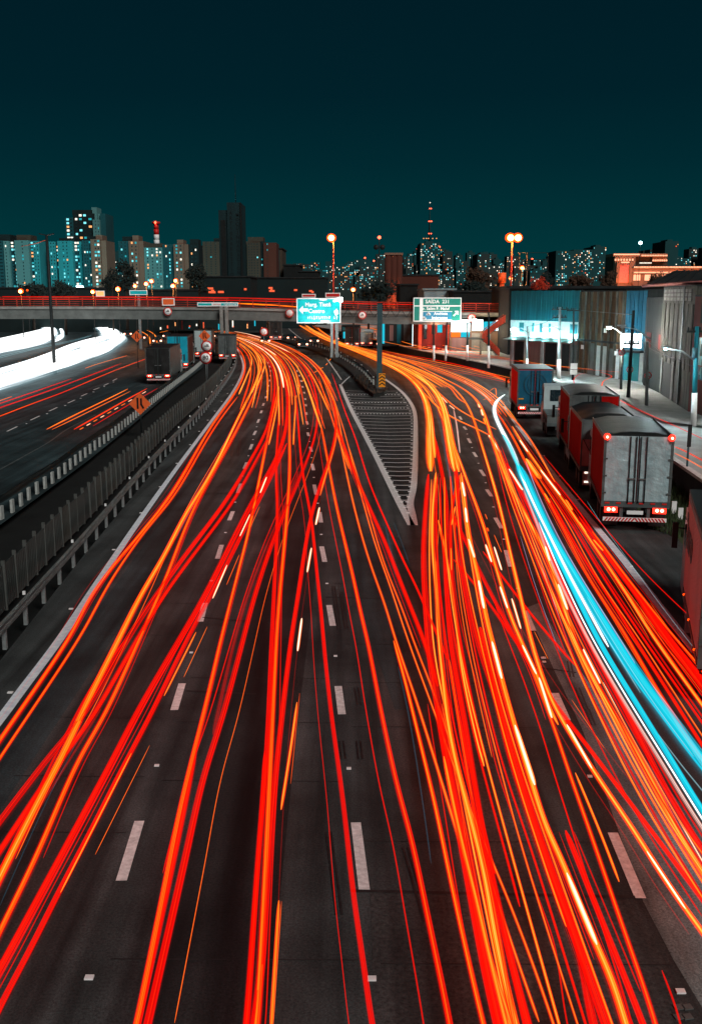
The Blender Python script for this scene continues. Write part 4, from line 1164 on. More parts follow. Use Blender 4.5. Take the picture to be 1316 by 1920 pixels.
for lb, i0, i1, dz, mat, hw in (('long red light trail on top of the viaduct', 1, 6, .45, 'trail_red', .22), ('second red light trail on top of the viaduct', 0, 8, .15, 'trail_red', .10), ('short orange light trail on top of the viaduct', 4, 6, -.2, 'trail_amber', .16)):
    t = thing('light_trail', lb, 'light trail', tuple(deckz[i0]), group='light trails on the viaduct')
    MB().tube([p + Vector((0, 0, dz - (.35 if mat == 'trail_amber' and k else 0) * k)) for k, p in enumerate(deckz[i0:i1])], hw, 6, 0, None, .6).build('streak', mat, t)

# stair down from the viaduct to the street
st = thing('viaduct_stair', 'red steel stair descending from the viaduct to the shop street', 'stair', tuple(PY(925, 668, 138)))
def flight(name, a, b, n, w=1.6):
    d = b - a
    f_ = MB()
    for k in range(n):
        p = a + d * ((k + .5) / n)
        f_.box(p, (abs(d.x) / n + .12, w, .07))
    f_.build(name, 'steel_dark', st)
    for s in (-w / 2, w / 2):
        m_ = MB()
        m_.add([a + Vector((0, s, 0)), b + Vector((0, s, 0)), b + Vector((0, s, 1.0)), a + Vector((0, s, 1.0)), a + Vector((0, s + .05, 0)), b + Vector((0, s + .05, 0)), b + Vector((0, s + .05, 1.0)), a + Vector((0, s + .05, 1.0))],
               [(0, 1, 2, 3), (7, 6, 5, 4), (3, 2, 6, 7), (0, 4, 5, 1)]) if s < 0 else m_.tube([a + Vector((0, s, 1)), b + Vector((0, s, 1))], .05, 6)
        m_.build('stair_side', 'stair_red', st)
        for k in range(7):
            q = a + d * (k / 6) + Vector((0, s, 0))
            MB().cyl(q, q + Vector((0, 0, 1.0)), .035, 6).build('baluster', 'stair_red', st)
a1, a2 = PY(902, 636, 139), PY(934, 668, 139)
flight('lower_flight', a1, a2, 12)
flight('upper_flight', PY(905, 634, 141), PY(945, 604, 141), 12)
pl = (a1 + PY(905, 634, 141)) / 2
MB().box(pl + Vector((-1.0, 0, 0)), (2.2, 4, .12)).build('landing', 'concrete_grey', st)
for dx in (-1.9, -.2):
    MB().bx(pl.x + dx - .12, pl.x + dx + .12, pl.y - .12, pl.y + .12, FZ, pl.z).build('support_post', 'concrete', st)

# ================================================================ SIGNS
def panel_sign(name, label, x0, y0, x1, y1, Y, mats, posts=(), post_to=0.0, postmat='pole_grey'):
    a, b = PY(x0, y0, Y), PY(x1, y1, Y)
    c = Vector(((a.x + b.x) / 2, Y, post_to))
    t = thing(name, label, 'sign', tuple(c))
    w, h = b.x - a.x, a.z - b.z
    zc = (a.z + b.z) / 2 - post_to
    MB().bx(-w / 2, w / 2, 0, .12, zc - h / 2, zc + h / 2).build('border', 'sign_white', t, True)
    MB().bx(-w / 2 + .13, w / 2 - .13, -.012, .05, zc - h / 2 + .13, zc + h / 2 - .13).build('face', mats, t, True)
    for px in posts:
        p = PY(px, y1, Y)
        MB().bx(p.x - c.x - .2, p.x - c.x + .2, .14, .5, -.2, zc + h / 2 - .3).build('post', postmat, t, True)
    return t, w, h, zc
t, w, h, zc = panel_sign('direction_sign', 'big teal road sign on two grey posts in the planter', 556, 559, 639, 606, 145, 'sign_teal', (622, 631.5))
MB().bx(w / 2 - .25, w / 2 + .25, -.5, -.1, zc + h / 2 - .5, zc + h / 2 + .1).build('sign_lamp', 'lamp_cool', t, True)
lettering('Marg. Tiet\u00ea', .78, 'sign_white', (-.1, -.03, zc + h * .24), t)
lettering('Centro', .78, 'sign_white', (-.3, -.03, zc - h * .02), t)
def strokes(t, x0, x1, z, hgt, mat, y=-.03, seed=1):
    """a line of lettering too blurred to read"""
    rr, x = random.Random(seed), x0
    m_ = MB()
    while x < x1:
        w_ = hgt * rr.uniform(.35, .6)
        if rr.random() > .15:
            m_.box((x + w_ / 2, y, z), (w_ * .35, .02, hgt * rr.choice((.7, .7, 1))))
            m_.box((x + w_ * .6, y - .001, z + hgt * rr.choice((-.25, 0, .25))), (w_ * .75, .02, hgt * .24))
        x += w_ + hgt * .14
    m_.build('lettering', mat, t, True)
strokes(t, -1.6, 2.4, zc - h * .28, .5, 'sign_white')
arw = MB()
arw.add([Vector((x_, -.03, zc + z_)) for x_, z_ in ((-2.8, .1), (-2.2, .7), (-2.2, .3), (-1.5, .3), (-1.5, -.1), (-2.2, -.1), (-2.2, -.5))], [(6, 5, 4, 3, 2, 1, 0)])
arw.build('arrow', 'sign_white', t, True)
gl = MB()   # irregular white patches on the face
for cx_, cz_, rx_, rz_, sd in ((.9, -1.42, .8, .15, 2), (2.5, -.2, .35, .5, 3), (.6, 1.5, .6, .15, 5), (2.3, 1.35, .45, .22, 7)):
    rr = random.Random(sd)
    pts = [Vector((cx_ + rx_ * math.cos(k * .52) * rr.uniform(.6, 1.15), -.018 - sd * .0007, zc + cz_ + rz_ * math.sin(k * .52) * rr.uniform(.6, 1.15))) for k in range(12)]
    gl.add(pts, [tuple(range(12))])
gl.build('white_patch', 'sign_white', t, True)
l_ = bpy.data.lights.new('sign_light', 'AREA')
l_.energy = 420
l_.size = 2.0
l_.color = (.9, 1, 1)
lo = bpy.data.objects.new('sign_light', l_)
COL.objects.link(lo)
lo.parent = t
lo.location = (0, -4.5, zc - h / 2 - .4)
lo.rotation_euler = Vector((0, .86, .42)).to_track_quat('-Z', 'Y').to_euler()

t, w, h, zc = panel_sign('exit_sign', 'green exit sign reading SAIDA 231 hung on the viaduct', 775, 558, 864, 603, VY - 1.0, 'sign_green', (), 0)
MB().bx(-w / 2, w / 2, -.03, .02, zc + h * .13, zc + h * .18).build('divider', 'sign_white', t, True)
MB().bx(-w * .30, w * .30, -.03, .02, zc - h * .42, zc - h * .08).build('blue_inset', 'sign_blue', t, True)
for z_ in (zc - h * .42, zc - h * .08):
    MB().bx(-w * .31, w * .31, -.034, .01, z_ - .04, z_ + .04).build('inset_border', 'sign_white', t, True)
lettering('SA\u00cdDA  231', .72, 'sign_white', (0, -.04, zc + h * .33), t)
lettering('Av. Salim F. Maluf', .60, 'sign_white', (-.4, -.04, zc + h * .04), t)
lettering('Anchieta', .55, 'sign_white', (.5, -.045, zc - h * .17), t)
lettering('Imigrantes', .55, 'sign_white', (.35, -.045, zc - h * .34), t)
ic = MB()
for z_, x_ in ((-.17, -1.25), (-.34, -1.9)):
    ic.disc((x_, -.045, zc + h * z_), .2, (0, 1, 0), .02, 10).box((x_, -.045, zc + h * z_ - .1), (.62, .02, .2))
ic.build('road_shield', 'sign_white', t, True)
ar = MB()
ar.box((w * .385, -.045, zc - h * .17), (.85, .02, .2), 0, 0, 0, R(-45))
ar.box((w * .385 + .32, -.047, zc - h * .17 + .12), (.18, .02, .52))
ar.box((w * .385 + .12, -.049, zc - h * .17 + .32), (.52, .02, .18))
ar.build('arrow', 'sign_white', t, True)
MB().bx(-w * .37, -w * .30, -.02, .01, zc - h * .46, zc + h * .46).build('white_patch', 'sign_white', t, True)  # white strip down the left of the face
for x_ in (-w * .35, w * .35):
    MB().bx(x_ - .08, x_ + .08, .12, 1.2, zc - .3, zc - .1).build('bracket', 'steel_dark', t, True)
l_ = bpy.data.lights.new('sign_light', 'AREA')
l_.energy = 170
l_.size = 2.0
lo = bpy.data.objects.new('sign_light', l_)
COL.objects.link(lo)
lo.parent = t
lo.location = (0, -4.5, zc - h / 2 - .4)
lo.rotation_euler = Vector((0, .86, .42)).to_track_quat('-Z', 'Y').to_euler()

t, w, h, zc = panel_sign('direction_sign', 'narrow teal sign with a white panel fixed to the viaduct railing', 370, 567, 447, 574.5, VY - .6, 'sign_teal', (), 0)
MB().bx(-w * .15, w * .08, -.03, .02, zc - h * .4, zc + h * .4).build('white_panel', 'sign_white', t, True)
strokes(t, w * .15, w * .45, zc, .26, 'sign_white', -.04, 3)
strokes(t, -w * .13, w * .06, zc, .26, 'sign_red', -.04, 4)
t, w, h, zc = panel_sign('direction_sign', 'small teal sign beyond the viaduct among orange street lamps', 243, 544, 277, 553, 175, 'sign_teal', (260,), 0)
t, w, h, zc = panel_sign('warning_board', 'orange board fixed to the viaduct railing', 304, 559, 328, 573, VY - .5, 'sign_orange', (), 0)
t, w, h, zc = panel_sign('warning_board', 'wide red board on the roof line left of the twin-post sign', 566, 551, 592, 558, 158, 'sign_red', (), 0)
t, w, h, zc = panel_sign('billboard', 'small orange and white lit billboard beyond the left end of the viaduct', 180, 545, 197, 556, 170, 'win_warm', (), 0)
t, w, h, zc = panel_sign('warning_board', 'red board behind the top of the twin-post sign', 610, 549, 638, 558, 158, 'sign_red', (), 0)

def round_sign(label, x, y, r, Y, glyph=None, post_z=None, ring=True):
    p = PY(x, y, Y)
    base = Vector((p.x, Y, post_z if post_z is not None else p.z))
    t = thing('round_sign', label, 'sign', tuple(base), group='round traffic signs')
    c = p - base
    if ring:
        MB().disc(c, r, (0, 1, 0), .05, 24).build('red_ring', 'sign_red', t, True)
    MB().disc(c + Vector((0, -.03, 0)), r * .76, (0, 1, 0), .05, 24).build('white_face', 'sign_white', t, True)
    if glyph:
        if glyph == '80':
            lettering(glyph, r * .95, 'sign_black', c + Vector((0, -.062, 0)), t)
        else:
            MB().box(c + Vector((0, -.06, 0)), (r * .8, .02, r * .16)).box(c + Vector((r * .1, -.062, r * .22)), (r * .4, .02, r * .16)).build('symbol', 'sign_black', t, True)
    if post_z is not None:
        MB().cyl((0, .06, 0), (0, .06, c.z + r * .5), .04, 6).build('post', 'pole_grey', t, True)
    return t
round_sign('white round height limit sign with red ring on the girder left of the road', 315, 584, .62, VY - .5, '4,8')
round_sign('white round sign on the girder just left of the big teal sign', 543, 587, .62, VY - .5)
round_sign('white round sign on the girder right of the big teal sign', 679, 591, .60, VY - .8, '-')
round_sign('white round sign on the girder beside a bright lamp', 884, 596, .60, VY - .8, '4,8')
round_sign('no lorries round sign in the median beyond the fence', 388, 649, .62, 112, 'E', 0.0)
round_sign('speed limit 80 round sign in the median', 386, 671, .62, 104, '80', 0.0)
round_sign('round sign far down the bend below the viaduct', 495, 622, .6, 150, None, 0.0)
for lb, x, y, Y in (('no parking round sign on the pole nearest the pavement corner', 1214, 704, 75), ('no parking round sign on the leaning dark pole', 1180, 693, 80), ('no parking round sign on the lamp pole by the blue shop', 1165, 661, 84)):
    p = PY(x, y, Y)
    t = thing('round_sign', lb, 'sign', tuple(p), group='no parking signs')
    MB().disc((0, 0, 0), .27, (0, 1, 0), .04, 20).build('red_ring', 'sign_red', t, True)
    MB().disc((0, -.025, 0), .2, (0, 1, 0), .04, 20).build('white_face', 'sign_white', t, True)
    MB().box((0, -.05, 0), (.42, .02, .05), 0, 0, 0, R(45)).build('slash', 'sign_red', t, True)

def diamond_sign(label, x, y, s, Y, bars=True):
    p = PY(x, y, Y)
    t = thing('diamond_sign', label, 'sign', (p.x, Y, 0), group='orange works signs')
    c = Vector((0, 0, p.z))
    d = MB()
    d.box(c, (s * 1.414, .05, s * 1.414), 0, 0, 0, R(45))
    d.build('face', 'sign_orange', t, True)
    if bars:
        MB().box(c + Vector((-.2 * s, -.04, .05 * s)), (.16 * s, .02, 1.0 * s)).build('symbol', 'sign_black', t, True)
        MB().box(c + Vector((.12 * s, -.04, .2 * s)), (.16 * s, .02, .6 * s)).box(c + Vector((.2 * s, -.042, -.2 * s)), (.16 * s, .02, .5 * s), 0, 0, 0, R(-30)).build('symbol', 'sign_black', t, True)
    MB().cyl((0, .07, 0), (0, .07, c.z), .05, 6).build('post', 'steel_dark', t, True)
diamond_sign('big orange diamond road works sign standing behind the pale guard rail posts', 263, 757, .72, 66)
diamond_sign('red diamond sign beside the queue of trucks', 384, 630, .75, 128)
diamond_sign('small orange diamond sign at the inside of the white stream', 257, 631, .7, 128)

# chevron marker and square post on the planter
p = G(711, 728, .35)
t = thing('square_post', 'tall grey steel post standing in the planter at the nose', 'post', tuple(p))
top = PY(711, 570, p.y).z - p.z
MB().bx(-.24, .24, -.24, .24, -.1, top).build('shaft', 'steel_teal', t, True)
MB().bx(-.29, .29, -.29, .29, -.1, .25).build('base_plate', 'galvanised', t, True)
MB().bx(-.27, .27, -.27, .27, top, top + .06).build('cap', 'steel_dark', t, True)
p2 = G(716, 733, .35)
t = thing('chevron_sign', 'yellow and black chevron board on the planter tip', 'sign', tuple(p2))
MB().bx(-.30, .30, 0, .04, .35, 1.60).build('board', 'sign_yellow', t, True)
for k in range(4):
    c_ = MB()
    z_ = .45 + k * .3
    c_.add([(-.28, -.012, z_), (0, -.012, z_ + .2), (.28, -.012, z_), (.28, -.012, z_ + .13), (0, -.012, z_ + .33 if z_ + .33 < 1.6 else 1.58), (-.28, -.012, z_ + .13)], [(0, 1, 4, 5), (1, 2, 3, 4)])
    c_.build('chevron', 'sign_black', t, True)
for s in (-.16, .16):
    MB().cyl((s, .05, 0), (s, .05, .5), .03, 6).build('leg', 'galvanised', t, True)

# planter / concrete island with barrier that divides the carriageways
isl = [(720, 735), (700, 738), (680, 724), (660, 700), (640, 683), (615, 668), (585, 655), (545, 643), (520, 636), (522, 631), (560, 637), (610, 650), (640, 660), (672, 674), (696, 690), (715, 712), (726, 730)]
ip = [G(x, y, .35) for x, y in isl]
im = MB()
im.prism([(q.x, q.y) for q in ip], -.1, .35)
il = tag(im.build('median_island', 'earth'), 'dark earth island with kerb dividing the two carriageways', 'island')
tu = MB()
for i in range(1500):
    q = ip[random.randrange(0, len(ip))].lerp(ip[random.randrange(0, len(ip))], random.random())
    if q.y > 110:
        continue
    a = random.uniform(0, 6.28)
    wv = Vector((math.cos(a), math.sin(a), 0)) * .05
    tu.add([q - wv, q + wv, q + Vector((random.uniform(-.2, .2), random.uniform(-.2, .2), random.uniform(.15, .45)))], [(0, 1, 2)])
o = tu.build('weeds', 'leaf_rust', kind='stuff')
o['label'] = 'dry weeds growing on the dark island between the carriageways'
o['category'] = 'weeds'
guard_rail('guard_rail', 'dark guard rail with white reflectors along the island between the carriageways', [(700, 728), (682, 706), (662, 690), (640, 676), (612, 660), (580, 650), (545, 640), (520, 634)], 0, 3.0, 'post_pale', 'steel_dark', .9, .85, studs=True)

# ================================================================ LAMPS
def point(parent, loc, e, col, r=.25):
    l = bpy.data.lights.new('lamp_light', 'POINT')
    l.energy = e
    l.color = col
    l.shadow_soft_size = r
    o = bpy.data.objects.new('lamp_light', l)
    COL.objects.link(o)
    o.parent = parent
    o.location = loc
    return o
def mast(label, x, ytop, Y, zb, bulbs, mat, polemat, r=.16, e=0, col=(1, .5, .2), arm=0, name='street_lamp', grp='street lamps', pole=True, br=.4):
    p = PY(x, ytop, Y)
    t = thing(name, label, 'street lamp', (p.x, Y, zb), group=grp)
    H_ = p.z - zb
    if pole:
        MB().cyl((0, 0, 0), (0, 0, H_), r, 10, 0, r * .6).build('pole', polemat, t, True)
    for k, dx in enumerate(bulbs):
        if pole:
            MB().cyl((0, 0, H_ - .1), (dx, 0, H_ + .12), .06, 6).build('arm', polemat, t, True)
        lens = {'lamp_sodium': 'lamp_orange'}.get(mat)
        if lens:
            MB().ball((dx, 0, H_ + .1), br, 0, .9, 12).build('lens', lens, t, True)  # oversized orange ball imitates the glow around the lamp
            MB().ball((dx, -br * .62, H_ + .06), br * .66, 0, .9, 12).build('bulb', mat, t, True)
        else:
            MB().ball((dx, 0, H_ + .1), br * .8, 0, .9, 12).build('bulb', mat, t, True)
    if e:
        point(t, (0, -.6, H_ - .5), e, col)
    return t
mast('tall mast lamp glowing orange above the twin-post sign', 625, 447, 190, 0, (-.35,), 'lamp_sodium', 'rail_red', .2, 2600, (1, .30, .07), br=.85)
mast('tall twin-headed mast lamp glowing orange above the teal warehouse', 960, 447, 150, FZ, (-.3, .75), 'lamp_sodium', 'rail_red', .2, 2600, (1, .30, .07), br=.75)
for lb, x, y, Y, br, mt in (
        ('orange lamp at the far left above the viaduct', 40, 547, 190, .5, 'lamp_sodium'), ('small orange lamp beside the far left one', 52, 545, 230, .3, 'lamp_orange'),
        ('orange lamp beside the small lit billboard', 175, 548, 190, .45, 'lamp_sodium'),
        ('twin orange lamp in front of the dark round tree', 222, 543, 190, .5, 'lamp_sodium'), ('orange lamp over the small teal sign', 254, 537, 190, .4, 'lamp_sodium'),
        ('taller orange lamp right of the small teal sign', 275, 533, 190, .45, 'lamp_sodium'), ('orange lamp just behind the taller one', 285, 528, 200, .45, 'lamp_sodium'),
        ('lower orange lamp of the pair under the tan blocks', 325, 537, 190, .45, 'lamp_sodium'), ('upper orange lamp of the pair under the tan blocks', 330, 527, 200, .45, 'lamp_sodium'),
        ('red star-like lamp over the viaduct right of the big teal sign', 662, 544, 170, .42, 'lamp_sodium'), ('small orange lamp on the mast above the teal warehouse', 957, 523, 152, .3, 'lamp_sodium'),
        ('orange lamp behind the empty billboard frame', 978, 503, 170, .4, 'lamp_sodium'), ('white green lamp above the floodlit temple', 1200, 456, 300, .65, 'lamp_cyan'),
        ('red beacon of the radio mast left of the silo', 711, 446, 260, .55, 'lamp_red')):
    mast(lb, x, y, Y, -.3, (0,), mt, 'steel_dark', .09, 1500 if mt == 'lamp_sodium' and Y <= 200 else 0, (1, .28, .06), br=br)
fl = mast('bright cyan white floodlight below the apartment blocks', 147, 541, 400, -.3, (0, 1.2), 'lamp_cyan', 'steel_dark', .12, 0, br=1.5)
point(fl, (0, 20, 6), 90000, (.25, .95, 1), 2)
# big dark twin lamp post on the left
p = PY(88, 441, 120)
t = thing('street_lamp', 'tall unlit dark lamp post with two heads at the far left', 'street lamp', (p.x, 120, 0), group='street lamps')
MB().cyl((0, 0, 0), (0, 0, p.z), .22, 10, 0, .15).build('pole', 'steel_dark', t, True)
for s in (-1, 1):
    MB().box((s * .45, 0, p.z + .08), (.8, .3, .12), 0, 0, 0, s * R(-12)).build('lamp_head', 'steel_dark', t, True)
MB().tube([(0, 0, p.z - .5), (-1.2, 0, p.z - .9), (-3.0, 0, p.z - 1.25)], .03, 5).build('cable', 'sign_orange', t, True)

# street poles on the right
def pole(label, x0, y0, x1, y1, Y, r, mat, cross=(), white=0.0, name='utility_pole', cat='pole', zb=FZ + .13):
    a, b = PY(x0, y0, Y), PY(x1, y1, Y)
    a.z = zb
    t = thing(name, label, cat, tuple(a), group='poles along the frontage street')
    MB().cyl((0, 0, 0), b - a, r, 10, 0, r * .7).build('shaft', mat, t, True)
    if white:
        MB().cyl((0, 0, 0), (b - a) * white, r * 1.08, 10, 0, r * 1.05).build('white_base', 'pole_white', t, True)
    for z_, wd in cross:
        q = (b - a) * z_
        MB().box(q, (wd, .12, .12)).build('crossarm', 'steel_dark', t, True)
        for s in (-.42, -.15, .15, .42):
            MB().cyl(q + Vector((s * wd, 0, .06)), q + Vector((s * wd, 0, .26)), .05, 6).build('insulator', 'steel_dark', t, True)
    return t
def street_light(t, loc, arm_to, mat, e, col, br=.17):
    MB().tube([loc, (Vector(loc) + Vector(arm_to)) / 2 + Vector((0, 0, .25)), arm_to], .045, 6).build('lamp_arm', 'pole_grey', t, True)
    v = Vector(arm_to)
    MB().box(v + Vector((0, 0, .07)), (.55, .3, .1)).build('lamp_hood', 'pole_grey', t, True)
    MB().ball(v - Vector((0, 0, .06)), br, 0, .6, 10).build('bulb', mat, t, True)
    if e:
        point(t, v - Vector((0, 0, .35)), e, col, .2)
COOL, WHITE = (.75, .97, 1), (1, .97, .88)
t = pole('thin pole with white foot by the left end of the teal warehouse', 988, 688, 988, 612, 101, .11, 'pole_grey', (), .35)
street_light(t, (0, 0, 4.2), (-1.6, -.8, 4.6), 'lamp_cyan', 500, COOL, .3)
t = pole('power pole with two crossarms and white base in front of the teal warehouse', 1048, 693, 1049, 576, 97, .17, 'pole_grey', ((.97, 1.5), (.86, 1.3)), .28)
street_light(t, (0, -.1, 4.6), (-1.7, -1.0, 4.75), 'lamp_cool', 2600, COOL, .22)
t = pole('dark power pole with small white street signs by the brown wall', 1074, 697, 1075, 578, 96, .13, 'steel_dark', ((.97, 1.3),), 0)
MB().bx(-.32, .32, -.2, -.16, 1.0, 1.55).build('street_plate', 'sign_white', t, True)
MB().bx(-.32, .32, -.2, -.16, .5, .95).build('street_plate', 'sign_white', t, True)
t = pole('lamp pole with glaring white lamp by the blue shop', 1164, 718, 1164, 622, 86, .12, 'pole_grey', (), 0)
street_light(t, (0, 0, 4.3), (-.1, -.6, 4.55), 'lamp_cool', 1500, WHITE, .22)
street_light(t, (0, -.1, 4.35), (-1.5, -.9, 5.2), 'lamp_cool', 1500, WHITE, .22)
t = pole('leaning dark wooden pole at the street corner', 1177, 745, 1187, 582, 79, .15, 'steel_dark', ((.62, 1.2),), 0)
t = pole('curved grey lamp pole on the pavement corner', 1211, 768, 1213, 640, 73, .13, 'concrete', (), 0)
street_light(t, (0, 0, 4.7), (-2.2, -.3, 5.6), 'pole_grey', 0, WHITE, .1)
t = pole('thick teal painted power pole at the right edge', 1299, 798, 1306, 612, 61, .17, 'teal_cladding', ((.95, 1.2),), .34)
MB().cyl((.28, -.1, 4.2), (.28, -.1, 4.9), .22, 10).cyl((-.25, -.1, 4.1), (-.25, -.1, 4.7), .16, 10).build('transformer', 'steel_teal', t, True)
street_light(t, (0, 0, 3.8), (-2.1, -.4, 4.7), 'lamp_cyan', 700, COOL, .12)
for x, lb in ((813, 'white based lamp pole in front of the red shop'), (838, 'leaning white based pole beside the red shop'), (876, 'white based pole in front of the lit blue shop'), (916, 'dark pole with white base before the stair')):
    t = pole(lb, x - (3 if x == 838 else 0), 667 if x < 900 else 675, x, 604 if x < 900 else 585, 125 if x < 900 else 112, .13, 'steel_dark', (), .4)
    if x == 876:
        street_light(t, (0, 0, 4.4), (.7, -.6, 4.9), 'lamp_cool', 1600, WHITE, .35)
# cables
for lb, pts in (('sagging power cable between the two poles before the teal warehouse', [PY(988, 612, 101), PY(1018, 606, 99), PY(1048, 590, 97)]),
                ('power cable from the crossarm pole to the blue shop', [PY(1049, 579, 97), PY(1110, 584, 92), PY(1187, 590, 79)]),
                ('cable sagging across the concrete wall', [PY(1187, 610, 79), PY(1213, 650, 73), PY(1306, 690, 61)]),
                ('second cable sagging across the concrete wall', [PY(1213, 640, 73), PY(1260, 672, 66), PY(1306, 668, 61)])):
    sp_ = [Vector(q) for q in spline([tuple(p) for p in pts], 6)]
    tag(MB().tube(sp_, .025, 5).build('power_cable', 'sign_black'), lb, 'cable', 'power cables over the frontage street')
# thin dark sign pole behind the near truck
a = G(1284, 920, 0.0)
t = thing('utility_pole', 'thin dark pole with flat plate behind the nearest silver truck', 'pole', tuple(a), group='poles along the frontage street')
zt = PY(1284, 797, a.y).z
MB().cyl((0, 0, -.3), (0, 0, zt), .05, 8).build('shaft', 'steel_teal', t, True)
MB().bx(-.09, .09, -.07, -.04, zt - 1.0, zt + .03).build('plate', 'sign_black', t, True)

# ================================================================ WAREHOUSES on the right
def block(name, label, p0, p1, ytop, mat, back=14, zb=FZ, roof='roof_dark', cat='building', dirv=(0.25, 1, 0)):
    """a building whose street wall stands on the two given base pixels"""
    a, b = G(*p0, zb), G(*p1, zb)
    zt = PY(p0[0], ytop, a.y).z
    t = thing(name, label, cat, tuple(a))
    d = (b - a)
    bk = Vector(dirv).normalized() * back
    base = [a, b, b + bk, a + bk]
    MB().prism([(q.x, q.y) for q in base], zb, zt).build('wall', mat, t)
    MB().prism([(q.x, q.y) for q in [a - d * .005, b + d * .005, b + bk, a + bk]], zt, zt + .12).build('roof', roof, t)
    t['_a'], t['_b'] = tuple(a), tuple(b)
    return t, a, b, zt
def on(a, b, u, z, out=.0):
    d = b - a
    n_ = Vector((d.y, -d.x, 0)).normalized()
    q = a + d * u
    return Vector((q.x, q.y, z)) + n_ * out
def slab(t, a, b, u0, u1, z0, z1, out0, out1, name, mat):
    """a piece fixed on a wall: between u0..u1 along it, z0..z1 up it"""
    p = [on(a, b, u0, z0, out0), on(a, b, u1, z0, out0), on(a, b, u1, z0, out1), on(a, b, u0, z0, out1)]
    vs = p + [q + Vector((0, 0, z1 - z0)) for q in p]
    MB().add(vs, [(0, 1, 2, 3), (7, 6, 5, 4), (0, 4, 5, 1), (1, 5, 6, 2), (2, 6, 7, 3), (3, 7, 4, 0)]).build(name, mat, t)

t, a, b, zt = block('warehouse', 'warehouse with ribbed teal cladding over a painted lamp-glare band and shutters', (955, 686), (1082, 698), 546, 'pink_wall', 16)
hh = zt - FZ
for k in range(26):
    u = k / 26
    slab(t, a, b, u + .002, u + .0365, FZ + hh * .62, zt + .02 * (k % 3), .02, .09 + .02 * (k % 2), 'cladding_sheet', 'teal_cladding')
slab(t, a, b, 0, 1, FZ + hh * .41, FZ + hh * .618, .02, .07, 'glare_band', 'pole_white')  # white board stands in for lamplight blown out on the wall
for u, w_ in ((.14, .07), (.34, .03), (.45, .04), (.58, .03), (.88, .10)):
    slab(t, a, b, u, u + w_, FZ + hh * .47, FZ + hh * .59, .071, .10, 'band_patch', 'teal_wall')
for u0, u1, m_ in ((.08, .22, 'black_wall'), (.28, .46, 'pink_wall'), (.54, .70, 'black_wall'), (.78, .88, 'dark_wall'), (.89, .98, 'concrete_grey')):
    slab(t, a, b, u0, u1, FZ, FZ + hh * .34, .03, .06, 'shutter', m_)
for u in (.04, .25, .50, .74):
    slab(t, a, b, u - .018, u + .018, FZ, FZ + hh * .41, .03, .16, 'pillar', 'concrete_pale')
aw = MB()
for k in range(8):
    u0, u1 = k / 8, (k + 1) / 8
    zz = FZ + hh * .395
    aw.add([on(a, b, u0, zz, .1), on(a, b, u1, zz, .1), on(a, b, u1, zz - .25, 1.2), on(a, b, u0, zz - .25, 1.2)], [(0, 1, 2, 3)])
aw.build('awning', 'galvanised', t)
for u in (.1, .38, .56, .72, .92):  # lamps added to brighten the band and the cladding
    q = on(a, b, u, FZ + hh * .42, .5)
    point(t, q - t.location, 420, (.30, .95, 1), .1)
    MB().box(q - Vector((0, 0, .05)), (.35, .12, .06)).build('added_band_lamp', 'lamp_cyan', t)

t, a, b, zt = block('warehouse', 'tall brown stained concrete warehouse wall beside the teal warehouse', (1082, 698), (1166, 712), 547, 'stained_brown', 18)
hh = zt - FZ
for k in range(8):
    slab(t, a, b, k / 7.3 - .012 if k else 0, k / 7.3 + .014, FZ, zt, .01, .16, 'pillar', 'stained_concrete')
slab(t, a, b, 0, 1, FZ + hh * .40, FZ + hh * .425, .17, .24, 'ledge', 'dark_wall')
for u0, u1, z1, m_ in ((.30, .40, .38, 'concrete_grey'), (.44, .54, .36, 'concrete_pale'), (.58, .67, .36, 'concrete_pale'), (.72, .81, .34, 'concrete_grey'), (.86, .96, .34, 'concrete_pale')):
    slab(t, a, b, u0, u1, FZ, FZ + hh * z1, .02, .10, 'door', m_)
for u, z_ in ((.1, .30), (.6, .52), (.85, .27)):
    slab(t, a, b, u, u + .06, FZ + hh * z_, FZ + hh * (z_ + .05), .18, .22, 'notice', 'sign_white')

t, a, b, zt = block('shop', 'narrow blue shop front with lit sign beside the brown warehouse', (1166, 712), (1205, 716), 545, 'blue_wall', 14)
hh = zt - FZ
for k in range(5):
    slab(t, a, b, k * .2 + .01, k * .2 + .185, FZ + hh * .55, zt, .02, .07, 'cladding_sheet', 'blue_wall')
slab(t, a, b, .08, .85, FZ + hh * .37, FZ + hh * .53, .08, .35, 'lit_sign', 'shop_light')
slab(t, a, b, .05, .75, FZ, FZ + hh * .31, .03, .06, 'shutter', 'teal_wall')
slab(t, a, b, .80, 1.0, FZ, FZ + hh * .34, .03, .10, 'pillar', 'concrete_pale')
slab(t, a, b, -.02, 1.02, FZ + hh * .32, FZ + hh * .345, .03, .7, 'canopy', 'steel_dark')
point(t, on(a, b, .5, FZ + hh * .45, 1.2) - t.location, 260, COOL)

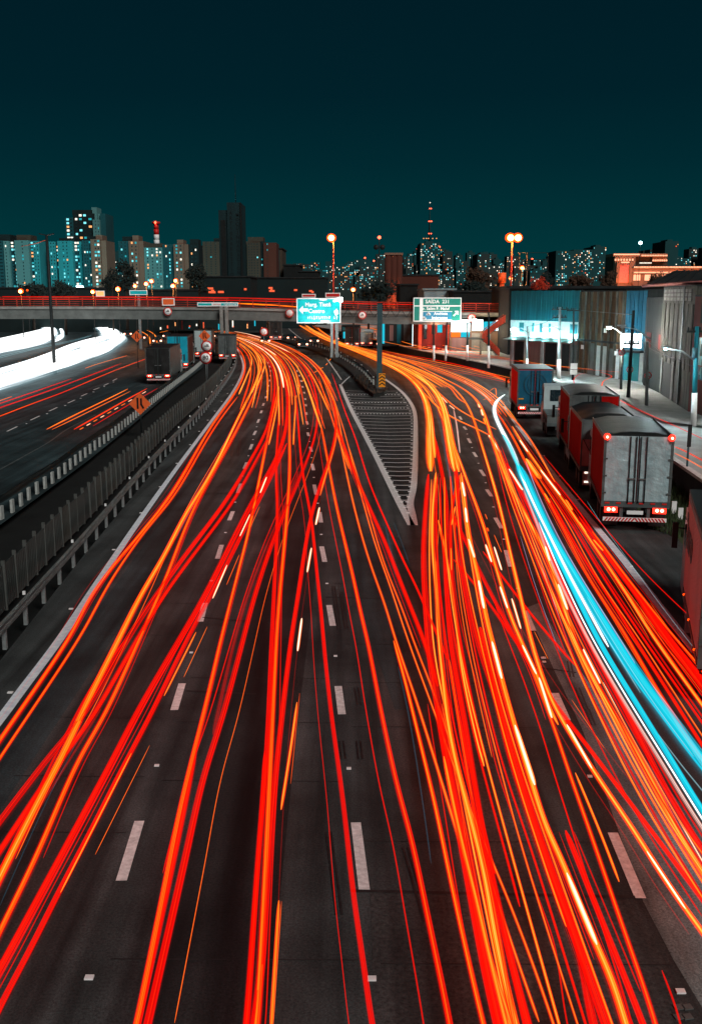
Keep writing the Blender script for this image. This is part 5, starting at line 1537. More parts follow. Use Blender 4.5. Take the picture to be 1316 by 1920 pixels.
t, a, b, zt = block('warehouse', 'dark set-back concrete building between the blue shop and the pillar', (1205, 722), (1240, 740), 560, 'dark_wall', 14)
hh = zt - FZ
slab(t, a, b, .05, .3, FZ + hh * .45, FZ + hh * .62, .02, .05, 'shutter', 'red_wall')
slab(t, a, b, .70, .95, FZ + hh * .45, FZ + hh * .62, .02, .05, 'shutter', 'red_wall')
slab(t, a, b, .1, .9, FZ, FZ + hh * .40, .02, .05, 'door', 'black_wall')
t, a, b, zt = block('warehouse', 'grey streaked concrete warehouse with panelled top and dark steel door', (1232, 736), (1288, 772), 540, 'stained_concrete', 12, dirv=(1, .9, 0))
hh = zt - FZ
for k in range(7):
    slab(t, a, b, k / 7 + .01, k / 7 + .13, FZ + hh * .32, FZ + hh * .86, .01, .06, 'wall_panel', 'stained_concrete')
for r_ in range(3):
    for k in range(8):
        slab(t, a, b, .06 + k * .11, .06 + k * .11 + .09, FZ + hh * (.885 + r_ * .035), FZ + hh * (.913 + r_ * .035), .02, .08, 'vent_block', 'concrete')
slab(t, a, b, .16, .48, FZ, FZ + hh * .33, .02, .05, 'steel_door', 'dark_wall')
slab(t, a, b, .10, .155, FZ, FZ + hh * .35, .02, .10, 'door_jamb', 'concrete')
slab(t, a, b, .485, .55, FZ, FZ + hh * .35, .02, .10, 'door_jamb', 'concrete')
slab(t, a, b, .70, .74, FZ, zt, .07, .12, 'downpipe', 'steel_dark')
t, a, b, zt = block('warehouse', 'dark red warehouse at the right edge with a blue notice board', (1288, 773), (1360, 800), 556, 'red_wall', 12, dirv=(1, .9, 0))
hh = zt - FZ
slab(t, a, b, .2, 1, FZ + hh * .78, FZ + hh * .98, .01, .05, 'dark_opening', 'black_wall')
slab(t, a, b, .22, .95, FZ + hh * .43, FZ + hh * .66, .02, .10, 'notice_board', 'truck_cyan')
slab(t, a, b, .24, .95, FZ + hh * .31, FZ + hh * .42, .02, .10, 'number_board', 'blue_wall')
rzw = math.atan2((b - a).y, (b - a).x)
lettering('41', 1.05, 'truck_cyan', on(a, b, .36, FZ + hh * .365, .13) - t.location, t, rzw)
lettering('(1', .55, 'sign_black', on(a, b, .36, FZ + hh * .46, .13) - t.location, t, rzw)
# big pitched roof behind
q0, q1 = PY(1205, 536, 95), PY(1340, 528, 80)
t = thing('shed_roof', 'large dark pitched shed roof with pink lit eaves at the right', 'roof', (q0.x, q0.y, q0.z))
rf = MB()
ridge0, ridge1 = PY(1262, 508, 112), PY(1345, 505, 100)
rf.quad(q0, q1, ridge1, ridge0)
rf.quad(q0 + Vector((0, .3, -.35)), ridge0 + Vector((0, .3, -.35)), ridge1 + Vector((0, .3, -.35)), q1 + Vector((0, .3, -.35)))
rf.build('roof_sheet', 'roof_dark', t)
MB().tube([q0, q1], .16, 6).build('eave_gutter', 'truck_pink', t)
for k in range(5):
    MB().tube([q0.lerp(q1, .15 + k * .17) + Vector((0, 0, .08)), ridge0.lerp(ridge1, .1 + k * .18) + Vector((0, 0, .08))], .05, 5).build('roof_rib', 'steel_dark', t)
MB().prism([(q0.x + .5, q0.y + .6), (q1.x, q1.y + .6), (q1.x + 4, q1.y + 16), (q0.x + 4, q0.y + 16)], -.3, q0.z - .3).build('wall', 'dark_wall', t)

# shops under the viaduct
def shop(label, x0, x1, y0, Y, mat, parts):
    a, b = PY(x0, 700, Y), PY(x1, 700, Y)
    a.z = b.z = FZ
    zt = PY(x0, y0, Y).z
    t = thing('shop', label, 'shop', tuple(a), group='shops behind the viaduct')
    MB().bx(a.x, b.x, Y, Y + 12, FZ, zt).build('wall', mat, t)
    for u0, u1, w0, w1, nm, mt in parts:
        slab(t, a, b, u0, u1, FZ + (zt - FZ) * w0, FZ + (zt - FZ) * w1, .02, .15, nm, mt)
    return t, a, b, zt
t, a, b, zt = shop('red shop front seen below the green exit sign', 782, 842, 596, 152, 'red_wall', ((.02, .12, 0, .8, 'pillar', 'stair_red'), (.18, .28, .35, .85, 'window', 'glass_dark'), (.42, .55, .5, .8, 'window', 'dark_wall'), (.62, .92, .85, .95, 'lit_sign', 'shop_light'), (.60, .75, .55, .8, 'poster', 'shop_cyan'), (.93, 1, 0, .95, 'pillar', 'stair_red')))
point(t, Vector(((b.x - a.x) * .5, -2.5, 3.2)), 700, (1, .35, .15))
t, a, b, zt = shop('shop with a bright blue lit sign over an open orange counter', 842, 880, 596, 150, 'tan_block', ((.05, .95, .58, .95, 'lit_sign', 'shop_light'), (.05, .5, .42, .57, 'poster', 'shop_orange'), (.52, .95, .42, .57, 'poster', 'shop_cyan'), (.1, .95, 0, .40, 'shutter', 'pink_wall')))
point(t, Vector(((b.x - a.x) * .5, -2.5, 3.6)), 500, WHITE)
t, a, b, zt = shop('shop with a cyan lit sign above a tan wall behind the stair', 880, 955, 594, 150, 'tan_block', ((.03, .30, .60, .92, 'lit_sign', 'shop_light'), (.32, .62, .60, .86, 'poster', 'shop_cyan'), (.62, .8, .6, .9, 'lit_sign', 'shop_light'), (.03, .5, 0, .52, 'shutter', 'concrete')))
point(t, Vector(((b.x - a.x) * .35, -2.5, 3.4)), 600, (1, .7, .4))
t, a, b, zt = shop('grey shop with cyan pillars right of the square post', 712, 782, 600, 165, 'dark_wall', ((.02, .12, .1, .9, 'pillar', 'shop_cyan'), (.25, .35, .2, .8, 'door', 'pink_wall'), (.45, .55, .1, .9, 'pillar', 'teal_cladding'), (.62, .80, .2, .9, 'shutter', 'concrete_grey'), (.86, .96, 0, 1, 'pillar', 'shop_light')))
t, a, b, zt = shop('low cyan lit stall behind the white lorry', 640, 676, 612, 190, 'dark_wall', ((.1, .95, .1, .6, 'lit_window', 'shop_cyan'), (.05, .95, .7, .95, 'awning', 'teal_wall')))
t, a, b, zt = shop('row of dim buildings under the left half of the viaduct', 300, 500, 598, 240, 'near_block_dark', tuple((.02 + k * .045 + .02 * ((k * 7) % 3), .03 + k * .045 + .02 * ((k * 7) % 3), .1 + .1 * (k % 4), .3 + .14 * (k % 5), 'window', ('win_white', 'win_red', 'dark_wall', 'win_warm', 'red_wall', 'shop_cyan', 'win_red')[k % 7]) for k in range(21)))

# ================================================================ CITY behind
def apartment(name, label, cat, slabs, Y, yb, roofs=(), group=None, litmats=('win_cyan', 'win_white', 'win_teal', 'win_warm')):
    """slabs: (x0, x1, ytop, wall material, depth shift, rows, [(column centre share, lit chance, width share)])"""
    x0 = min(s[0] for s in slabs)
    base = PY(x0, yb, Y)
    t = thing(name, label, cat, (base.x, Y, -.3), group=group)
    dark, lit = MB(), MB()
    for sx0, sx1, yt, mt, dy, rows, cols in slabs:
        a, b = PY(sx0, yt, Y), PY(sx1, yt, Y)
        MB().bx(a.x, b.x, Y + dy, Y + dy + 18, -.3, a.z).build('wall', mt, t)
        zlo = PY(sx0, yb, Y).z
        zlo = max(zlo, 4)
        fh = (a.z - zlo) / max(rows, 1)
        wd = b.x - a.x
        for r_ in range(rows):
            for cu, ch, cw in cols:
                cx_ = a.x + wd * cu
                zz = zlo + fh * (r_ + .5)
                hw, hh_ = wd * cw / 2, fh * .24
                if random.random() < ch:
                    lit.box((cx_, Y + dy - .06, zz), (hw * 2, .16, hh_ * 2.2), 0, random.choices(range(len(litmats)), (5, 3, 5, 2)[:len(litmats)])[0])
                else:
                    dark.box((cx_, Y + dy - .03, zz), (hw * 1.5, .10, hh_ * 1.7))
    for rx0, rx1, ry0, ry1, mt, dy in roofs:
        a, b = PY(rx0, ry0, Y), PY(rx1, ry1, Y)
        MB().bx(a.x, b.x, Y + dy + 2, Y + dy + 12, b.z - .5, a.z).build('roof_house', mt, t)
    if dark.f:
        dark.build('dark_windows', 'pane_dark', t, kind='stuff')
    if lit.f:
        lit.build('lit_windows', list(litmats), t, kind='stuff')
    return t
col2 = [(.3, .3, .2), (.7, .3, .2)]
apartment('apartment_block', 'pale teal apartment block at the left picture edge', 'building', [(-30, 8, 451, 'teal_dim', 0, 14, [(.8, .1, .2)]), (8, 18, 452, 'teal_pale', -1, 14, [(.4, .05, .2)]), (18, 31, 452, 'teal_dim', 1, 14, [(.3, .45, .3), (.75, .6, .3)]), (30, 56, 451, 'teal_pale', -2, 14, [(.55, .22, .09)]), (56, 63, 452, 'teal_dim', 1, 14, [(.4, .7, .5)]), (63, 75, 452, 'teal_block', -1, 14, [(.25, .2, .16), (.7, .15, .16)])], 500, 540, [(-30, 17, 439, 450, 'near_block_dark', 0), (29, 56, 440, 451, 'tan_dim', 0)])
apartment('apartment_block', 'white teal lit apartment block left of the tall tower foot', 'building', [(92, 104, 453, 'teal_block', 0, 15, [(.3, .1, .18), (.75, .1, .18)]), (104, 110, 453, 'teal_dim', 1, 15, [(.5, .55, .6)]), (110, 138, 452, 'teal_block', -2, 15, [(.38, .18, .09), (.62, .2, .09)]), (138, 149, 452, 'teal_dim', 1, 15, [(.3, .5, .35), (.75, .5, .3)]), (149, 154, 453, 'teal_block', -1, 15, [])], 500, 548, [(109, 138, 446, 452, 'near_block_dark', 0)])
apartment('apartment_block', 'teal and tan apartment block at the right foot of the tall tower', 'building', [(154, 173, 451, 'teal_dim', 0, 15, [(.25, .15, .12), (.5, .25, .12), (.75, .35, .12)]), (172, 190, 449, 'tan_block', -2, 14, [(.5, .6, .2), (.8, .5, .2)]), (190, 199, 451, 'tan_block', 0, 14, [])], 495, 543, [(178, 190, 440, 450, 'tan_block', 0), (160, 178, 442, 451, 'near_block_dark', 1)])
apartment('apartment_tower', 'tallest left apartment tower with lit balconies and a white roof house', 'building', [(122, 137, 408, 'teal_dim', 0, 9, [(.35, .75, .3), (.75, .4, .3)]), (136, 176, 400, 'near_block_dark', 1, 10, [(.15, .3, .1), (.35, .35, .12), (.55, .3, .12), (.8, .4, .14)]), (175, 188, 412, 'teal_pale', -1, 9, [(.4, .15, .12), (.8, .1, .12)]), (187, 197, 400, 'teal_dim', 1, 1, [])], 540, 470, [(134, 172, 393, 401, 'near_block_dark', 0), (170, 181, 388, 412, 'teal_pale', 0), (181, 187, 400, 412, 'teal_pale', 1)])
apartment('apartment_block', 'group of tan and teal apartment slabs below the red and white chimney', 'building', [(222, 242, 452, 'teal_dim', 0, 14, [(.3, .3, .14), (.65, .3, .14)]), (242, 260, 452, 'tan_block', -1, 13, [(.35, .5, .16), (.75, .5, .16)]), (259, 269, 452, 'tan_block', 0, 1, []), (269, 304, 464, 'teal_pale', 1, 13, [(.2, .4, .08), (.45, .4, .08), (.7, .35, .08), (.88, .3, .08)]), (304, 326, 458, 'teal_dim', 1, 13, [(.3, .35, .1), (.6, .35, .1)]), (326, 345, 458, 'tan_block', -1, 13, [(.3, .4, .16), (.7, .5, .16)]), (345, 353, 458, 'tan_block', 0, 1, []), (353, 372, 458, 'near_block_dark', 1, 12, [(.3, .35, .12), (.7, .3, .12)])], 520, 540, [(247, 259, 441, 452, 'tan_block', 0), (268, 304, 456, 465, 'tan_dim', 0), (331, 343, 449, 458, 'tan_block', 0), (355, 371, 448, 458, 'near_block_dark', 0), (228, 246, 443, 452, 'near_block_dark', 0)])
apartment('apartment_block', 'dim brown apartment block left of the black lettered tower', 'building', [(380, 414, 453, 'tan_dim', 0, 14, [(.2, 0, .08), (.45, .03, .08), (.7, 0, .08)])], 480, 515, [(400, 414, 446, 453, 'near_block_dark', 0)])
apartment('apartment_block', 'dim brown gridded apartment block right of the black lettered tower', 'building', [(456, 464, 452, 'tan_dim', 2, 14, [(.5, 0, .3)]), (463, 488, 455, 'tan_dim', 0, 13, [(.15, 0, .09), (.35, 0, .09), (.55, 0, .09), (.78, .02, .09)]), (488, 494, 452, 'near_block_dark', 1, 13, [(.4, .25, .3)]), (494, 518, 455, 'rust_dim', 0, 12, [(.3, .12, .06)])], 480, 520, [(464, 493, 444, 455, 'tan_dim', 0)])
# chimney with red light
p = PY(293, 420, 560)
t = thing('chimney', 'red and white striped chimney with a red light above the tan blocks', 'chimney', (p.x, 560, -.3))
z0 = PY(293, 460, 560).z
for k in range(4):
    MB().cyl((0, 0, z0 + (p.z - z0) * k / 4 + .3), (0, 0, z0 + (p.z - z0) * (k + 1) / 4 + .3), 1.5 - k * .08, 10).build('band', ('sign_white', 'sign_red')[1 if k > 1 else 0], t, True)
MB().cyl((0, 0, 0), (0, 0, z0 + .3), 1.6, 10).build('shaft', 'concrete', t, True)
MB().cyl((0, 0, p.z + .3), (0, 0, p.z + 1.4), 2.2, 10).build('head', 'sign_red', t, True)
MB().ball((0, -1.6, p.z + .9), .8).build('beacon', 'lamp_red', t, True)
# black tower with lettering
Yt = 330
def X(px):
    return PY(px, 556, Yt).x
t = thing('lettered_tower', 'black abandoned tower with vertical lettering and a thin antenna', 'tower', (X(434), Yt, -.3))
ox = X(434)
zA, zB = PY(420, 394, Yt).z + .3, PY(440, 380, Yt).z + .3
MB().bx(X(414) - ox, X(430) - ox, 0, 14, 0, zA).build('low_shaft', 'tower_dark', t, True)
MB().bx(X(430) - ox, X(455.5) - ox, -.6, 14, 0, zB).build('tall_shaft', 'tower_dark', t, True)
MB().bx(X(418) - ox, X(427) - ox, -.15, .02, 8, zA - 3).build('stair_slot', 'black_wall', t, True)
MB().bx(X(454) - ox, X(456) - ox, -.9, .2, 0, zB).build('corner_strip', 'black_wall', t, True)
for s, px, y0 in (('ARTIGAAKESTIO', 437, 400), ('MOQUINHANACIONAL', 449, 404)):
    for k, ch in enumerate(s):
        z_ = PY(px, y0 + k * (9.6 if px < 440 else 8.3), Yt).z + .3
        lettering(ch, 1.5, 'tower_letter', (X(px) - ox, -.62, z_), t, sx=.9)
MB().cyl((X(443.5) - ox, 4, zB), (X(443.5) - ox, 4, PY(443.5, 322, Yt).z), .14, 6, 0, .05).build('antenna', 'steel_dark', t, True)
# low dark buildings in front
for lb, x0, x1, yt, Y, mt in (
        ('black stepped factory block right of the lettered tower', 532, 562, 498, 300, 'black_wall'), ('black lower factory block beside the stepped one', 562, 597, 510, 300, 'black_wall'),
        ('thin dark chimney of the factory', 524, 529, 467, 310, 'tan_dim'), ('long low dark factory behind the viaduct', 455, 612, 522, 290, 'near_block_dark'),
        ('low dark roofs at the foot of the lettered tower', 372, 470, 520, 270, 'near_block_dark'), ('black shed in front of the silo', 750, 783, 535, 230, 'black_wall'),
        ('low rust coloured hall right of the silo', 752, 822, 517, 300, 'rust_dim'), ('tin roofed hall behind the exit sign', 795, 853, 544, 210, 'roof_tin'),
        ('dark low sheds left of the twin mast lamp', 850, 958, 548, 200, 'black_wall'), ('long black roof line behind the teal warehouse', 955, 1215, 541, 140, 'black_wall'),
        ('long dark bank below the left apartment blocks', -40, 200, 541, 260, 'near_block_dark'), ('dark bank in front of the tan apartment slabs', 200, 372, 545, 250, 'near_block_dark')):
    a, b = PY(x0, yt, Y), PY(x1, yt, Y)
    t = thing('low_building', lb, 'building', (a.x, Y, -.3), group='low dark buildings behind the viaduct')
    MB().bx(a.x, b.x, Y, Y + 18, -.3, a.z).build('wall', mt, t)
    MB().bx(a.x - .3, b.x + .3, Y - .3, Y + 18.3, a.z, a.z + .35).build('roof', 'roof_dark' if mt != 'roof_tin' else 'roof_tin', t)
    if Y in (270, 290) :
        lw = MB()
        for k in range(7):
            q = PY(x0 + (x1 - x0) * random.uniform(.05, .95), random.uniform(536, 548), Y)
            lw.box((q.x, Y - .1, q.z), (random.uniform(.5, 1.6), .2, .5))
        lw.build('lit_windows', 'win_red', t, kind='stuff')
# silo
p = PY(738, 476, 280)
t = thing('silo', 'rust lit concrete silo of joined cylinders with a light rim', 'silo', (p.x, 280, -.3))
for dx in (-1.45, 0, 1.45):
    MB().cyl((dx, 0, 0), (dx, 0, p.z), .95, 12).build('cylinder', 'rust_dim', t, True)
MB().bx(-2.5, 2.5, -1.1, 1.1, p.z, p.z + .55).build('rim', 'tan_block', t, True)
point(t, (.6, -4, 8), 2500, (1, .25, .08))
# radio mast
p = PY(711, 452, 262)
t = thing('radio_mast', 'thin radio mast with dish antennas left of the silo', 'mast', (p.x, 262, -.3))
MB().cyl((0, 0, 0), (0, 0, p.z), .2, 6, 0, .12).build('shaft', 'steel_dark', t, True)
for dx in (-.8, .8):
    MB().disc((dx, -.1, p.z - 1.2), .65, (0, 1, 0), .3, 12).build('dish', 'steel_dark', t, True)
# water tower
p = PY(941, 515, 160)
t = thing('water_tower', 'small orange lit water tower left of the twin mast lamp', 'water tower', (p.x, 160, -.3))
MB().cyl((0, 0, 0), (0, 0, p.z - .8), .36, 10).build('stem', 'sign_orange', t, True)
MB().cyl((0, 0, p.z - .9), (0, 0, p.z + .6), .62, 12).build('tank', 'sign_orange', t, True)
# empty billboard frame
a = PY(985, 545, 150)
t = thing('empty_billboard', 'empty dark steel billboard frame right of the twin mast lamp', 'billboard', (a.x, 150, FZ))
for x_ in (974, 988, 1027):
    q, r_ = PY(x_, 545, 150), PY(x_, 474, 150)
    MB().cyl((q.x, 150, FZ), r_, .12 if x_ == 988 else .05, 6).build('upright', 'steel_dark', t)
for y_ in (474, 487, 500, 512):
    MB().cyl(PY(970, y_, 150), PY(1028, y_, 150), .04, 5).build('crossbar', 'steel_dark', t)

# far skyline
ZN = ((560, 'above the black factory'), (640, 'around the tall orange mast lamp'), (720, 'left of the silo'), (785, 'between the silo and the television mast'), (830, 'at the television mast'), (900, 'just right of the television mast'),
      (960, 'left of the twin mast lamp'), (1035, 'behind the billboard frame'), (1150, 'between the billboard frame and the temple'), (1250, 'behind the temple'), (9999, 'right of the temple'))
ORD = ('first', 'second', 'third', 'fourth', 'fifth', 'sixth', 'seventh', 'eighth', 'ninth', 'tenth')
_cnt = {}
def far_label(x_, row, warm):
    z_ = next(n for lim, n in ZN if x_ < lim)
    if x_ < 400:
        z_ = 'between the left apartment blocks'
    k = _cnt.get((row, z_), 0)
    _cnt[(row, z_)] = k + 1
    return ORD[k] + ' ' + row + (' grey' if warm else ' teal') + ' block ' + z_
FG = 'far skyline blocks'
rnd = random.Random(11)
def far_block(x0, x1, yt, Y, warm=False, ch=.16, lab=None, red=False):
    t = thing('far_building', lab or far_label((x0 + x1) / 2, 'nearer low' if Y < 1150 else 'far tall', warm), 'building', (PY(x0, yt, Y).x, Y, -.3), group=FG)
    a, b = PY(x0, yt, Y), PY(x1, yt, Y)
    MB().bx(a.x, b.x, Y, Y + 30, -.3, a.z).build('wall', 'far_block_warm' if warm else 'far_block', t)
    if rnd.random() < .5:
        m_ = (a.x + b.x) / 2
        MB().bx(m_ - (b.x - a.x) * .2, m_ + (b.x - a.x) * .2, Y + 5, Y + 20, a.z, a.z + Y * .0018).build('roof_house', 'far_block', t)
    lw = MB()
    px = Y / FOC
    n_r, n_c = int((548 - yt) / 3.4), max(2, int((x1 - x0) / 3.2))
    for r_ in range(n_r):
        for c_ in range(n_c):
            if rnd.random() < ch:
                q = PY(x0 + (c_ + .5) * (x1 - x0) / n_c + rnd.uniform(-.4, .4), yt + 3 + r_ * 3.4, Y)
                k = rnd.choices(range(5), (4, 5, 4, 2.2, .5))[0]
                s = rnd.uniform(.55, 1.25)
                lw.box((q.x, Y - .2, q.z), (px * 1.5 * s, .5, px * 1.6 * s), 0, k)
    if lw.f:
        lw.build('lit_windows', ['win_cyan', 'win_white', 'win_teal', 'win_warm', 'win_red'], t, kind='stuff')
    if red:
        MB().ball(((a.x + b.x) / 2, Y, a.z + px * 3), px * 1.5).build('beacon', 'lamp_red', t)
    return t
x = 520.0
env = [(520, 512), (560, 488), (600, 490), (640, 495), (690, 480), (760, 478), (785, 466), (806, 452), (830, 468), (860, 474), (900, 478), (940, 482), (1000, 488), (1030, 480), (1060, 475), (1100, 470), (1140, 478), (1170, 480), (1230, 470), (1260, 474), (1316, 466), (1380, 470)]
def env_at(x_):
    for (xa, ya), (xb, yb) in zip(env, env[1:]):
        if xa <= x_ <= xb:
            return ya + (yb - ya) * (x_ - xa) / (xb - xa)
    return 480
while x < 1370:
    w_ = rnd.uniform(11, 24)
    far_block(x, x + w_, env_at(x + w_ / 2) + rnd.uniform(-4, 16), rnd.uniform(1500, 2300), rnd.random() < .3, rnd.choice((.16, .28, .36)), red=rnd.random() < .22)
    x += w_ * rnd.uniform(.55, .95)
x = 530.0
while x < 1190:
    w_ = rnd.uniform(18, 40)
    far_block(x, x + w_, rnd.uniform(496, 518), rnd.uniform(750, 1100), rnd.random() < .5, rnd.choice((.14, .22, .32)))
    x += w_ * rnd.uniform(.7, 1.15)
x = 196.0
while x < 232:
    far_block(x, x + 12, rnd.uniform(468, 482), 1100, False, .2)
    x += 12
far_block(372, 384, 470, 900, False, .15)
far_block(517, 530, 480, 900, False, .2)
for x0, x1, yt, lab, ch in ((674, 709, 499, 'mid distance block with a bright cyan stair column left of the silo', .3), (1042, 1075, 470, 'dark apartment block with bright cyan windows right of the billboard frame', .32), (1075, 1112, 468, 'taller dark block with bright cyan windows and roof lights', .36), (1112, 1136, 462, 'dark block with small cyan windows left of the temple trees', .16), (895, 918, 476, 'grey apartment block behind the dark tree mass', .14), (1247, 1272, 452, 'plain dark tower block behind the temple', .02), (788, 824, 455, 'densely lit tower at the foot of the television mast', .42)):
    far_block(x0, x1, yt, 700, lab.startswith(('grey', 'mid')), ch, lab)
# television tower
p = PY(806, 378, 1800)
t = thing('television_mast', 'tall far television mast marked by red lights', 'mast', (p.x, 1800, -.3))
zt0 = PY(806, 460, 1800).z
MB().cyl((0, 0, 0), (0, 0, zt0), 5.5, 4, 0, 3.6).build('lower_tower', 'far_block', t, True)
MB().cyl((0, 0, zt0), (0, 0, p.z), 2.2, 4, 0, .5).build('upper_tower', 'far_block', t, True)
for y_, xs, m_ in ((380, (806,), 'win_white'), (391, (805, 808), 'lamp_red'), (415, (804, 807, 809), 'lamp_red'), (438, (804, 808), 'lamp_red'), (447, (794, 799, 803, 811, 818), 'win_warm'), (458, (795, 798, 801, 804, 807), 'win_warm')):
    for x_ in xs:
        q = PY(x_, y_, 1790)
        MB().ball((q.x - p.x, -10, q.z + .3), 1.1, 0, .8, 6).build('light', m_, t, True)

# floodlit temple
YT = 420
t = thing('temple', 'monumental temple with floodlit orange cornices on the right skyline', 'temple', (PY(1151, 540, YT).x, YT, -.3))
def tb(x0, x1, y0, y1, dy, name, mt, dep=12):
    a, b = PY(x0, y0, YT), PY(x1, y1, YT)
    MB().bx(a.x, b.x, YT + dy, YT + dy + dep, b.z, a.z).build(name, mt, t)
for x0, x1, y0, y1, dy, nm, mt in ((1153, 1252, 476, 560, 4, 'main_hall', 'tan_dim'), (1150, 1252, 475, 481, 1, 'cornice', 'tan_block'), (1154, 1188, 481, 560, 1, 'portal_wall', 'tan_block'), (1162, 1178, 494, 530, .4, 'portal_panel', 'truck_pink'),
                                   (1156, 1160, 491, 530, 0, 'pilaster', 'tan_block'), (1180, 1186, 491, 530, 0, 'pilaster', 'tan_block'), (1188, 1330, 502, 560, 0, 'wing', 'tan_block'), (1186, 1330, 500, 503, -.6, 'cornice', 'concrete'), (1186, 1330, 510, 513, -.6, 'cornice', 'concrete'), (1226, 1252, 482, 490, 2, 'window_band', 'tan_block')):
    tb(x0, x1, y0, y1, dy, nm, mt)
lt = MB()
def trow(x0, x1, y_, n_, dy, s=.55):
    for k in range(n_):
        q = PY(x0 + (x1 - x0) * k / max(n_ - 1, 1), y_, YT)
        lt.box((q.x, YT + dy, q.z), (s, .2, s * 1.3))
trow(1152, 1198, 477, 20, .6, .42); trow(1204, 1250, 479, 16, .6, .42); trow(1154, 1186, 487, 7, .6, .6); trow(1226, 1251, 488, 8, 1.6, .5)
trow(1188, 1250, 501, 22, -.9, .42); trow(1254, 1325, 501, 26, -.9, .42)
lt.build('cornice_lights', 'temple_light', t, kind='stuff')
l2 = MB()
for x0, x1, y_ in ((1163, 1178, 492), (1187, 1250, 511), (1254, 1270, 511), (1276, 1281, 514), (1294, 1300, 514)):
    a, b = PY(x0, y_, YT), PY(x1, y_, YT)
    l2.bx(a.x, b.x, YT - 1.0, YT - .7, a.z - .25, a.z + .25)
l2.build('strip_lights', 'temple_light', t, kind='stuff')
l3 = MB()
for x0, x1 in ((1187, 1191), (1193, 1199), (1208, 1218), (1222, 1232), (1240, 1250), (1256, 1260)):
    a, b = PY(x0, 515, YT), PY(x1, 526, YT)
    l3.bx(a.x, b.x, YT - .3, YT - .05, b.z, a.z)
l3.build('lit_doorways', 'temple_light', t, kind='stuff')
l4 = MB()
for k in range(9):
    q = PY(1204 + k * 2.6, 492.5, YT)
    l4.box((q.x, YT + 3.8, q.z), (.4, .1, .4))
l4.build('name_lights', 'win_white', t, kind='stuff')
lettering('TEMPLO', .1, 'win_white', (0, 30, 1), t) if False else None
for x_, y_, e_ in ((1170, 530, 3000), (1170, 484, 1500), (1205, 507, 1500), (1235, 507, 1500), (1270, 507, 1500), (1305, 507, 1500), (1238, 485, 1200)):
    q = PY(x_, y_, YT - 4)
    point(t, q - t.location, e_, (1, .22, .06), .4)

# ================================================================ TREES
def tree(label, x, yb, Y, wpx, hpx, mat='leaf_dark', n=1400, seed=0, zb=-.3, name='tree', grp='trees behind the viaduct'):
    rr = random.Random(seed)
    b_ = PY(x, yb, Y)
    px = Y / FOC
    W, Hh = wpx * px / 2, hpx * px
    zbase = b_.z
    t = thing(name, label, 'tree', (b_.x, Y, zb), group=grp)
    tk = MB()
    tk.tube([(0, 0, 0), (.1 * W, 0, (zbase - zb) + Hh * .25), (0, 0, (zbase - zb) + Hh * .6)], W * .10, 8, 0, W * .04)
    for k in range(6):
        a_ = rr.uniform(0, 6.28)
        tk.tube([(0, 0, (zbase - zb) + Hh * rr.uniform(.1, .4)), (math.cos(a_) * W * .6, math.sin(a_) * W * .5, (zbase - zb) + Hh * rr.uniform(.5, .8))], W * .045, 5, 0, W * .015)
    tk.build('trunk', 'bark', t, True)
    cl = []
    for k in range(16):
        a_, rad = rr.uniform(0, 6.28), rr.uniform(.1, .8)
        cl.append((Vector((math.cos(a_) * W * rad, math.sin(a_) * W * rad * .8, (zbase - zb) + Hh * (rr.uniform(.12, .85) * (1 - .25 * rad)))), W * rr.uniform(.25, .45)))
    cr_ = MB()
    for k in range(n):
        c_, r_ = rr.choice(cl)
        d = Vector((rr.gauss(0, 1), rr.gauss(0, 1), rr.gauss(0, .8)))
        q = c_ + d.normalized() * r_ * rr.uniform(.5, 1.05)
        s = W * rr.uniform(.05, .10)
        u = Vector((rr.gauss(0, 1), rr.gauss(0, 1), rr.gauss(0, 1))).normalized()
        v = u.orthogonal().normalized()
        cr_.add([q - u * s, q + v * s * .7, q + u * s, q - v * s * .7], [(0, 1, 2, 3)])
    cr_.build('crown', mat, t, True)
tree('round dark tree silhouette in front of the tan apartment slabs', 236, 545, 240, 56, 58, seed=1)
tree('lower dark tree left of the round one', 210, 548, 235, 34, 38, seed=2)
tree('wide dark tree left of the black lettered tower', 372, 548, 230, 52, 56, seed=3)
tree('dark bushy tree below the silo', 715, 562, 180, 60, 34, seed=4)
tree('dark bushy tree left of the silo base', 690, 560, 185, 46, 24, seed=5)
tree('rust tinted hill of foliage left of the twin mast lamp', 890, 548, 260, 74, 44, 'leaf_rust', seed=6)
tree('dark tree mass above the sheds', 884, 552, 215, 60, 24, seed=7)
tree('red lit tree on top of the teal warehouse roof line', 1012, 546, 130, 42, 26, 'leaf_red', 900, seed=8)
tree('dark tree left of the floodlit temple', 1143, 540, 330, 42, 40, 'leaf_rust', seed=9)
tree('small dark tree in front of the temple doorways', 1228, 538, 330, 40, 28, 'leaf_rust', seed=10)
tree('dark trees under the left apartment blocks', 120, 552, 240, 60, 20, seed=12)
tree('low dark trees at the far left under the apartments', 60, 552, 240, 60, 14, seed=13)
tree('dark tree behind the billboard frame', 1020, 545, 250, 44, 34, seed=14)
tree('rust dark tree between the billboard frame and the temple', 1085, 545, 250, 60, 26, 'leaf_rust', seed=15)
tree('small lit shrub under the viaduct', 662, 600, 175, 26, 10, 'grass', 500, seed=16)

